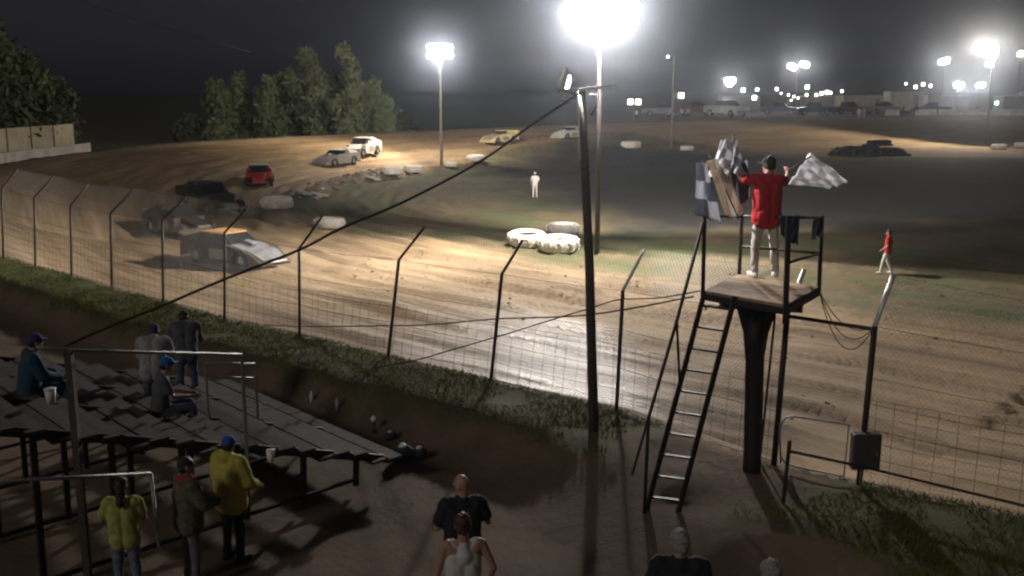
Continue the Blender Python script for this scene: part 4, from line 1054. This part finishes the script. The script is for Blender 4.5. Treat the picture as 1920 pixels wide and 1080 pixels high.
    for nmj in ('anl','anr'):
        a = V[nmj]; q = MB().cap(a+Vector((0,-.04,-.035)), a+Vector(((-.02 if nmj == 'anl' else .02),.15,-.045)), .045, .036, 12); q.cap(a, a+Vector((0,-.02,-.04)), .046, .045, 10)
        organic('shoe', q, M[shoes], root, voxel, 2)
    if hat:
        cp = MB().ball(hc+hd@Vector((0,-.008,.045)), (.088,.108,.088), hd, 16, 10)
        cp.box(hc+hd@Vector((0,.12,.045)), (.13,.10,.014), hd)
        organic('cap', cp, M[hat], root, .010, 2)
        MB().ball(hc+hd@Vector((0,-.03,-.005)), (.081,.085,.075), hd, 12, 8).build('hair', M[hair], root, smooth=True)
    elif not bald:
        hh_ = MB().ball(hc+hd@Vector((0,-.018,.038)), (.085,.102,.094), hd, 16, 10)
        hh_.ball(hc+hd@Vector((0,-.045,-.01)), (.078,.07,.085), hd, 12, 8)
        if longhair: hh_.cap(hc+hd@Vector((0,-.05,-.02)), hc+hd@Vector((0,-.085,-.22)), .075, .05, 12)
        organic('hair', hh_, M[hair], root, .010, 1, fold=.012 if voxel < .02 else 0, fs=45)
    return root
def stand_at(px, pyhead, H, z0=None, Yfix=None):     # foot point from the top of the head
    if z0 is None:
        p = P(px, pyhead, H+.1)
        for _ in range(6): z = zt(p.x, p.y); p = P(px, pyhead, z+H)
    else: p = P(px, pyhead, z0+H); z = z0
    return Vector((p.x, p.y, z))

# flagman
ZD = ZP+.004
fm = P(1432, 520, ZD)
flag_pose = dict(shl=(-.18,.02,1.43), shr=(.17,-.02,1.42), ell=(-.36,.12,1.42), wrl=(-.44,.22,1.60), elr=(.34,.14,1.38), wrr=(.43,.27,1.50),
    anl=(-.14,.02,.08), anr=(.16,-.03,.08), knl=(-.13,.05,.5), knr=(.14,.02,.5), hed=(.01,.03,1.63), yaw=R(25), tilt=R(-6))
FLAGMAN = person('flagman in a red shirt and khaki trousers standing on the flag stand', fm, R(12), 1.78, flag_pose, 'skin', 'red', 'khaki', 'short', 'hair', 'black', 'cupwhite', 1.08, loose=.012, voxel=.014)
# headset and glove
mm = MB(); hc = Vector((.01,.03,1.63)); hd = Matrix.Rotation(R(25),3,'Z')
ms = []
for i in range(13):
    a = PI*i/12; ms.append(hc+hd@Vector((.098*math.cos(a), -.015, .012+.125*math.sin(a))))
mm.tube(ms, .010, 6)
for s in (-1,1): mm.ball(hc+hd@Vector((s*.10,-.015,.0)), (.026,.04,.045), hd, 10, 8)
hs_ = mm.build('headset', M['cupwhite'], FLAGMAN, smooth=True)

# flags
def cloth_mat(name, a, b_, nx_, ny_):
    m = bpy.data.materials.new(name); m.use_nodes = True; n = m.node_tree.nodes; l = m.node_tree.links; p = n['Principled BSDF']
    p.inputs['Roughness'].default_value = .75
    uv = n.new('ShaderNodeUVMap'); uv.uv_map = 'UVMap'; mp = n.new('ShaderNodeMapping'); mp.inputs['Scale'].default_value = (nx_, ny_, 1)
    ck = n.new('ShaderNodeTexChecker'); ck.inputs['Scale'].default_value = 1; ck.inputs['Color1'].default_value = (*a,1); ck.inputs['Color2'].default_value = (*b_,1)
    l.new(uv.outputs[0], mp.inputs[0]); l.new(mp.outputs[0], ck.inputs['Vector'])
    mxn = n.new('ShaderNodeMix'); mxn.data_type = 'RGBA'; mxn.blend_type = 'MULTIPLY'; mxn.inputs[0].default_value = 1
    no = n.new('ShaderNodeTexNoise'); no.inputs['Scale'].default_value = 12; rp = n.new('ShaderNodeValToRGB'); rp.color_ramp.elements[0].color = (.75,.75,.75,1); rp.color_ramp.elements[1].color = (1,1,1,1)
    l.new(no.outputs['Fac'], rp.inputs[0]); l.new(ck.outputs[0], mxn.inputs[6]); l.new(rp.outputs[0], mxn.inputs[7]); l.new(mxn.outputs[2], p.inputs['Base Color'])
    tr = n.new('ShaderNodeBsdfTranslucent'); l.new(mxn.outputs[2], tr.inputs['Color']); mx = n.new('ShaderNodeMixShader'); mx.inputs[0].default_value = .62
    l.new(p.outputs[0], mx.inputs[1]); l.new(tr.outputs[0], mx.inputs[2]); l.new(mx.outputs[0], n['Material Output'].inputs['Surface'])
    return m
CH = cloth_mat('chequered_cloth', (.93,.92,.95), (.42,.42,.46), 5, 4); CH2 = cloth_mat('white_flag_cloth', (.97,.96,.98), (.68,.67,.71), 6, 5)
CB = cloth_mat('white_and_blue_flag_cloth', (.85,.86,.92), (.27,.28,.33), 2, 3); CO = cloth_mat('cream_and_orange_flag_cloth', (.90,.86,.80), (.70,.58,.48), 3, 1); CK = fab('black_flag_cloth', (.03,.03,.04))
def flag(label, corners, m, wav=.05, nw=2.5, seed=0, pole=None, sag=.0, nu=26, nv=18, cat='flag', thick=.004):
    A_, B_, C_, D_ = [Vector(q) for q in corners]; nr = (B_-A_).cross(D_-A_).normalized()
    root = empty('flag', label, cat, A_)
    vs = []; uvs = []
    for i in range(nu+1):
        for j in range(nv+1):
            u, v = i/nu, j/nv; p = (A_.lerp(B_, u)).lerp(D_.lerp(C_, u), v)
            am = wav*(.3+u); ph = nw*2*PI*u+v*2.2+seed
            p = p+nr*(am*math.sin(ph)+.5*am*math.sin(ph*1.9+v*5+seed*2))+Vector((0,0,-sag*math.sin(PI*u)*(.3+v)+.4*am*math.sin(ph*1.3+1)))
            vs.append(p-A_); uvs.append((u, v))
    fs = [(i*(nv+1)+j, (i+1)*(nv+1)+j, (i+1)*(nv+1)+j+1, i*(nv+1)+j+1) for i in range(nu) for j in range(nv)]
    o = MB().add(vs, fs).build('cloth', m, root, smooth=True); ul = o.data.uv_layers.new(name='UVMap')
    for lp in o.data.loops: ul.data[lp.index].uv = uvs[lp.vertex_index]
    so = o.modifiers.new('s', 'SOLIDIFY'); so.thickness = thick
    if pole: MB().tube([Vector(pole[0])-A_, Vector(pole[1])-A_], .011, 8).build('flagstick', M['plank'], root, smooth=True)
    return root
hl = FLAGMAN.matrix_world
def fmw(v):
    k = 1.78/1.75; a = R(12); return Vector((fm.x+k*(v[0]*math.cos(a)-v[1]*math.sin(a)), fm.y+k*(v[0]*math.sin(a)+v[1]*math.cos(a)), fm.z+k*v[2]))
HL = fmw((-.465,.245,1.66)); HR = fmw((.46,.31,1.53)); Yl = HL.y; Yr = HR.y
flag('chequered flag swept up above the left hand of the flagman', [D(1352,262,Yl+.1), D(1388,268,Yl-.2), D(1396,325,Yl-.1), D(1325,335,Yl+.1)], CH, .06, 1.6, 1, pole=(HL, D(1375,252,Yl+.05)))
flag('white flag spread wide in the right hand of the flagman', [D(1478,345,Yr), D(1519,286,Yr+.15), D(1590,341,Yr+.3), D(1545,353,Yr-.1)], CH2, .055, 2.2, 3, pole=(HR-Vector((.05,0,.03)), D(1522,292,Yr+.12)), sag=.02)
flag('white and blue flag hanging from the left corner post of the flag stand', [D(1305,305,TC[0].y-.05), D(1328,307,TC[0].y+.05), D(1352,418,TC[0].y+.1), D(1303,402,TC[0].y-.1)], CB, .03, 1.5, 5, pole=(D(1318,298,TC[0].y), D(1322,420,TC[0].y)))
flag('cream and orange striped furled flag hanging beside the flagman', [D(1326,300,TC[3].y-.5), D(1350,298,TC[3].y-.45), D(1393,400,TC[3].y-.4), D(1362,412,TC[3].y-.5)], CO, .05, 1.0, 2, pole=(D(1330,290,TC[3].y-.5), D(1386,412,TC[3].y-.4)))
flag('black flag hanging between the chequered flag and the flagman', [D(1362,312,Yl+.15), D(1402,300,Yl+.1), D(1408,370,Yl+.05), D(1388,385,Yl+.1)], CK, .03, 1.2, 2)
flag('dark blue flag hanging on the front rail right of the flagman', [D(1461,405,TC[1].y+.55), D(1500,402,TC[1].y+.5), D(1496,462,TC[1].y+.5), D(1464,440,TC[1].y+.55)], M['teal'], .03, 1.5, 4)
flag('small grey cloth tied to the right corner post of the flag stand', [D(1524,412,TC[2].y-.1), D(1540,408,TC[2].y), D(1537,442,TC[2].y), D(1522,450,TC[2].y-.05)], M['slate'], .03, 1.5, 6, cat='cloth')

# infield people
person('person in pale clothes standing alone in the middle of the infield', G(1003, 371), R(170), 1.72, dict(wrl=(-.2,.2,1.0)), 'skin', 'white', 'khaki', 'short', 'hairgrey', 'white', 'cupwhite', voxel=.03, hands=False)
person('person in a red shirt and white trousers walking on the infield', G(1662, 514), R(60), 1.76, dict(anl=(-.12,.2,.08), knl=(-.1,.14,.5), anr=(.12,-.16,.08), knr=(.1,.02,.5), wrl=(-.25,.2,.95), elr=(.26,-.1,1.15)), 'skin', 'red', 'white', 'short', 'hair', None, 'cupwhite', voxel=.022, hands=False)
person('person in pale clothes beside the far straight, left one of the two', G(1610, 225), R(170), 1.75, None, 'skin', 'white', 'white', 'long', 'hair', None, voxel=.045, hands=False)
person('person in pale clothes beside the far straight, right one of the two', G(1619, 224), R(150), 1.75, None, 'skin', 'palegrey', 'khaki', 'long', 'hair', None, voxel=.045, hands=False)
for k, (x, t_, lb) in enumerate(((1253,'palegrey','left of the slim unlit pole'),(1278,'white','just right of the slim unlit pole'),(1290,'khaki','by the maroon truck right of the slim unlit pole'),(1193,'white','under the pair of square work lamps'),(1693,'teal','behind the gap in the white barrier'),(1757,'grey','behind the middle of the long white barrier'),(1718,'black','at the left end of the long white barrier'))):
    t = D(x, 219, 166+k); t.z = zt(*t.xy)
    person('small far figure standing '+lb, t, R(160+k*20), 1.75, None, 'skin', t_, 'denim', 'long', 'hair', None, voxel=.05, hands=False)

# spectators in the foreground
person('bald man in a black t-shirt just beyond the woman in white', stand_at(866, 890, 1.80), R(14), 1.80,
    dict(elr=(.30,.06,1.15), wrr=(.33,.30,1.10), ell=(-.27,.05,1.14), wrl=(-.20,.24,1.08), yaw=R(40), tilt=R(-14)), 'skin', 'black', 'black', 'short', bald=True, fat=1.06, loose=.012, voxel=.013)
person('woman in a white tank top with tied brown hair at the bottom of the picture', stand_at(868, 962, 1.66), R(10), 1.66,
    dict(elr=(.30,-.04,1.16), wrr=(.30,.14,.95), yaw=R(-8)), 'skin', 'white', 'denim', 'short', 'hairbrown', fat=1.0, voxel=.013, tank=True)
person('man with short grey hair and a black shirt at the bottom edge of the picture', stand_at(1276, 992, 1.78), R(-4), 1.78, dict(yaw=R(10)), 'skin', 'black', 'denim', 'short', 'hairgrey', fat=1.04, loose=.006, voxel=.013)
person('white haired person right of the grey haired man, cut off by the bottom edge', stand_at(1446, 1049, 1.74), R(-10), 1.74, dict(yaw=R(25)), 'skin', 'grey', 'denim', 'long', 'hairgrey', voxel=.014)
person('person in a yellow rain jacket and blue cap standing beside the bleachers', stand_at(426, 817, 1.74), R(-30), 1.74,
    dict(elr=(.30,.02,1.16), wrr=(.24,.22,1.05), ell=(-.28,.05,1.15), wrl=(-.16,.26,1.10), yaw=R(20), tilt=R(-8)), 'skin', 'yellow', 'black', 'long', 'hair', 'blue', loose=.03, fat=1.1, voxel=.015, collar='hood')
person('person in a camouflage jacket with a red collar standing below the yellow jacket', stand_at(346, 856, 1.70), R(-50), 1.70,
    dict(elr=(.28,.10,1.16), wrr=(.20,.30,1.14), ell=(-.26,.05,1.15), wrl=(-.14,.28,1.12), yaw=R(-15)), 'skin', 'camo', 'grey', 'long', 'hair', loose=.02, fat=1.08, voxel=.015, collar='red')
person('person with long dark hair and a lime yellow top by the post of the bleachers', stand_at(225, 898, 1.58), R(10), 1.60,
    dict(ell=(-.28,.05,1.16), wrl=(-.15,.24,1.22), elr=(.26,.05,1.14), wrr=(.14,.24,1.2), tilt=R(-15)), 'skin', 'lime', 'jeanslight', 'short', 'hair', longhair=True, voxel=.015)

# ---------------------------------------------------------------- bleachers
BO = P(752, 852, .35).xy; BU = Vector((-.68, .733)).normalized(); BV = Vector((-BU.y, BU.x))   # BU along the rows (away), BV backwards/up the tiers
if BV.x > 0: BV = -BV
def bp(u, v, z): q = Vector(BO)+BU*u+BV*v; return Vector((q.x, q.y, z))
PIT = .92; RISE = .29
def bleachers():
    root = empty('bleachers', 'low stepped wooden bleachers facing the track at lower left', 'bleachers', (0,0,0)); L = 5.7
    for k in range(7):
        z = .34+RISE*k; v0 = k*PIT
        for j, (o_, wd) in enumerate(((.02,.25),(.30,.25))):
            u0 = rnd.uniform(-.08,.05)
            for (ua, ub) in ((u0, 2.9), (2.92, L+rnd.uniform(-.05,.05))):
                a = bp(ua, v0+o_+wd/2, z+rnd.uniform(-.006,.006)); b = bp(ub, v0+o_+wd/2, z+rnd.uniform(-.006,.006))
                MB().bar(a, b, wd, .045).build('plank', M['plank' if (k+j) % 2 else 'plank2'], root)
        # seat board raised at the back of each tier
        for (ua, ub) in ((.0,2.9),(2.92,L)):
            MB().bar(bp(ua, v0+.73, z+.19), bp(ub, v0+.73, z+.19), .24, .04).build('seat_board', M['plank'], root)
        for u in (.15, 1.9, 3.7, 5.5):
            MB().bar(bp(u, v0+.76, 0), bp(u, v0+.73, z+.17), .07).build('leg', M['rust'], root)
    for u in (.15, 1.9, 3.7, 5.5):
        MB().bar(bp(u, .1, .26), bp(u, 6.4, .26+RISE*6.4/PIT), .06, .12).build('stringer', M['rust'], root)
        MB().bar(bp(u, 6.4, 0), bp(u, .8, .1), .05).build('brace', M['rust'], root)
    # end hand rails
    def rail(pts, r=.022): MB().tube(pts, r, 8).build('rail', M['galv'], root, smooth=True)
    def endpt(px, py, off=0.0):       # on the end plane u = -off
        d = ray(px, py); o_ = bp(-off, 0, 0); n = BU
        t = (n.x*o_.x+n.y*o_.y)/(n.x*d.x+n.y*d.y); return Vector((d.x*t, d.y*t, CAMZ+d.z*t))
    A_ = endpt(128,657,.05); B_ = endpt(453,665,.05)
    rail([endpt(68,650,.05), A_, B_], .022)
    po = endpt(153,965,.1); MB().bar(Vector((A_.x, A_.y, 0.0)), A_, .085).build('rail_post', M['plank'], root)
    MB().tube([Vector((B_.x,B_.y,.6)), B_], .026, 8).build('rail_post', M['galv'], root)
    far_ = 3.2
    c = [endpt(385,681,-1.6), endpt(478,682,-1.6)]; rail(c, .018); c2 = [endpt(385,706,-1.6), endpt(478,709,-1.6)]; rail(c2, .015)
    MB().tube([c[1]-Vector((0,0,.9)), c[1]], .02, 8).build('rail_post', M['galv'], root); MB().tube([c[0]-Vector((0,0,.9)), c[0]], .02, 8).build('rail_post', M['galv'], root)
    e0 = endpt(-60,905,.55); e1 = endpt(283,888,.55); rail([e0, e1], .022)
    e2 = Vector((e1.x+.03, e1.y, .35)); MB().tube([e1, e2, e2+Vector((.10,.0,-.03))], .022, 8).build('rail_post', M['galv'], root, smooth=True)
    MB().tube([Vector((e0.x,e0.y,0)), e0], .026, 8).build('rail_post', M['galv'], root)
    return endpt
endpt = bleachers()
def tier(px, py, k):               # point on tier k seen at this pixel
    return P(px, py, .34+RISE*k+.025)
SIT = dict(pel=(0,0,.10), hpl=(-.09,.03,.10), hpr=(.09,.03,.10), che=(0,.06,.46), nek=(0,.09,.63), hed=(0,.15,.78), shl=(-.18,.07,.58), shr=(.18,.07,.58),
    ell=(-.24,.16,.34), elr=(.24,.16,.34), wrl=(-.12,.40,.26), wrr=(.12,.40,.26), knl=(-.14,.46,.12), knr=(.14,.46,.12), anl=(-.14,.50,-.30), anr=(.14,.50,-.30), tilt=R(-6))
def seated(px, pyhead, k, label, **kw):
    z = .34+RISE*k+.22; p = P(px, pyhead, z+.90); kw.setdefault('voxel', .016)
    kw['pose'] = {**SIT, **kw.pop('pose', {})}
    return person(label, (p.x, p.y, z), kw.pop('rz', R(-50)), kw.pop('H', 1.75), **kw)
pA = seated(43, 629, 4, 'person in a dark teal jacket and cap seated high on the bleachers, leftmost', top='teal', legs='denim', hat='purple', loose=.02, rz=R(-52))
seated(292, 672, 2, 'person in a blue cap and dark shirt seated below the two standing on the bleachers', top='slate', legs='denim', hat='blue', sleeves='short', rz=R(-62), pose=dict(wrl=(-.05,.45,.30), wrr=(.1,.48,.28)))
LEAN = dict(che=(0,.14,1.26), nek=(0,.27,1.39), hed=(0,.38,1.47), shl=(-.19,.22,1.34), shr=(.19,.22,1.34), ell=(-.24,.34,1.08), elr=(.24,.34,1.08), wrl=(-.10,.50,.98), wrr=(.10,.50,.98), tilt=R(-28))
pp_ = P(282, 628, .34+RISE*1+1.50); person('person with a white hooded top and purple cap bending forward on the bleachers', (pp_.x, pp_.y, .34+RISE*1+.025), R(10), 1.72, LEAN, 'skin', 'palegrey', 'slate', 'long', 'hair', 'purple', loose=.02)
pp_ = P(345, 600, .34+1.56); person('person in a slate jacket and black cap leaning forward, rightmost on the bleachers', (pp_.x, pp_.y, .365), R(18), 1.78, LEAN, 'skin', 'slate', 'denim', 'long', 'hair', 'black', loose=.02)

# cups, bottles, bags
def cup(loc, label, s=1.0, lid=False):
    o = empty('paper_cup', label, 'cup', loc); o.scale = (s,)*3
    MB().lathe([(.032,0),(.045,.12),(.042,.12),(.030,.01)], n=14).build('cup_body', M['cupwhite'], o, smooth=True)
    MB().lathe([(.047,.118),(.047,.128),(.02,.135)], n=14).build('cup_lid', M['cupwhite'], o, smooth=True)
cup(P(96, 757, 1.95), 'white paper cup held by the leftmost seated person on the bleachers', 1.6)
cup(tier(508, 869, 2)+Vector((0,0,.03)), 'white paper cup standing on the end of a tier, right of the yellow jacket', 1.3)
def bottle(p, label, s=1.0):
    o = empty('bottle', label, 'bottle', p); o.scale = (s,)*3
    MB().lathe([(.035,0),(.036,.14),(.015,.19),(.015,.22)], n=12).build('bottle_body', M['cupwhite'], o, smooth=True)
    MB().lathe([(.018,.22),(.018,.25)], n=10).build('bottle_cap', M['blue'], o)
q = G(585, 757); bottle(q, 'small white bottle standing behind the front row, left one of the two', 1.1)
q = G(633, 777); bottle(q, 'small white bottle standing behind the front row, right one of the two', 1.1)
def helmet_bag(px, py, label, z=None, sc=1.0, m1='canblue'):
    p = G(px, py); o = empty('bag', label, 'bag', p, .4); o.scale = (sc,)*3
    mb = MB().ball((0,0,.13), (.20,.14,.15), None, 12, 8); mb.v = [(x, y, max(0, z_)) for x, y, z_ in mb.v]; mb.build('bag_body', M[m1], o, smooth=True)
    MB().tube([(-.08,0,.26),(-.05,0,.36),(.05,0,.36),(.08,0,.26)], .012, 6).build('strap', M['canblue'], o, smooth=True)
    MB().lathe([(.09,.265),(.07,.29),(.03,.30)], n=12).build('flap', M['cupwhite'], o, smooth=True)
helmet_bag(756, 868, 'dark bag with a white flap on the ground at the front corner of the bleachers')
helmet_bag(786, 862, 'smaller dark bag right of the front corner of the bleachers', sc=.75)
q = G(702, 812)
o = empty('white_lantern', 'round white camping lantern on a small stand behind the front row', 'lantern', q)
MB().ball((0,0,.26), (.065,.065,.06), None, 14, 10).build('globe', M['cupwhite'], o, smooth=True); MB().lathe([(.07,0),(.06,.03),(.018,.05),(.018,.2),(.04,.21)], n=12).build('stand', M['rust'], o)
helmet_bag(732, 826, 'flat dark bag lying behind the front row right of the round white lantern', sc=.6)
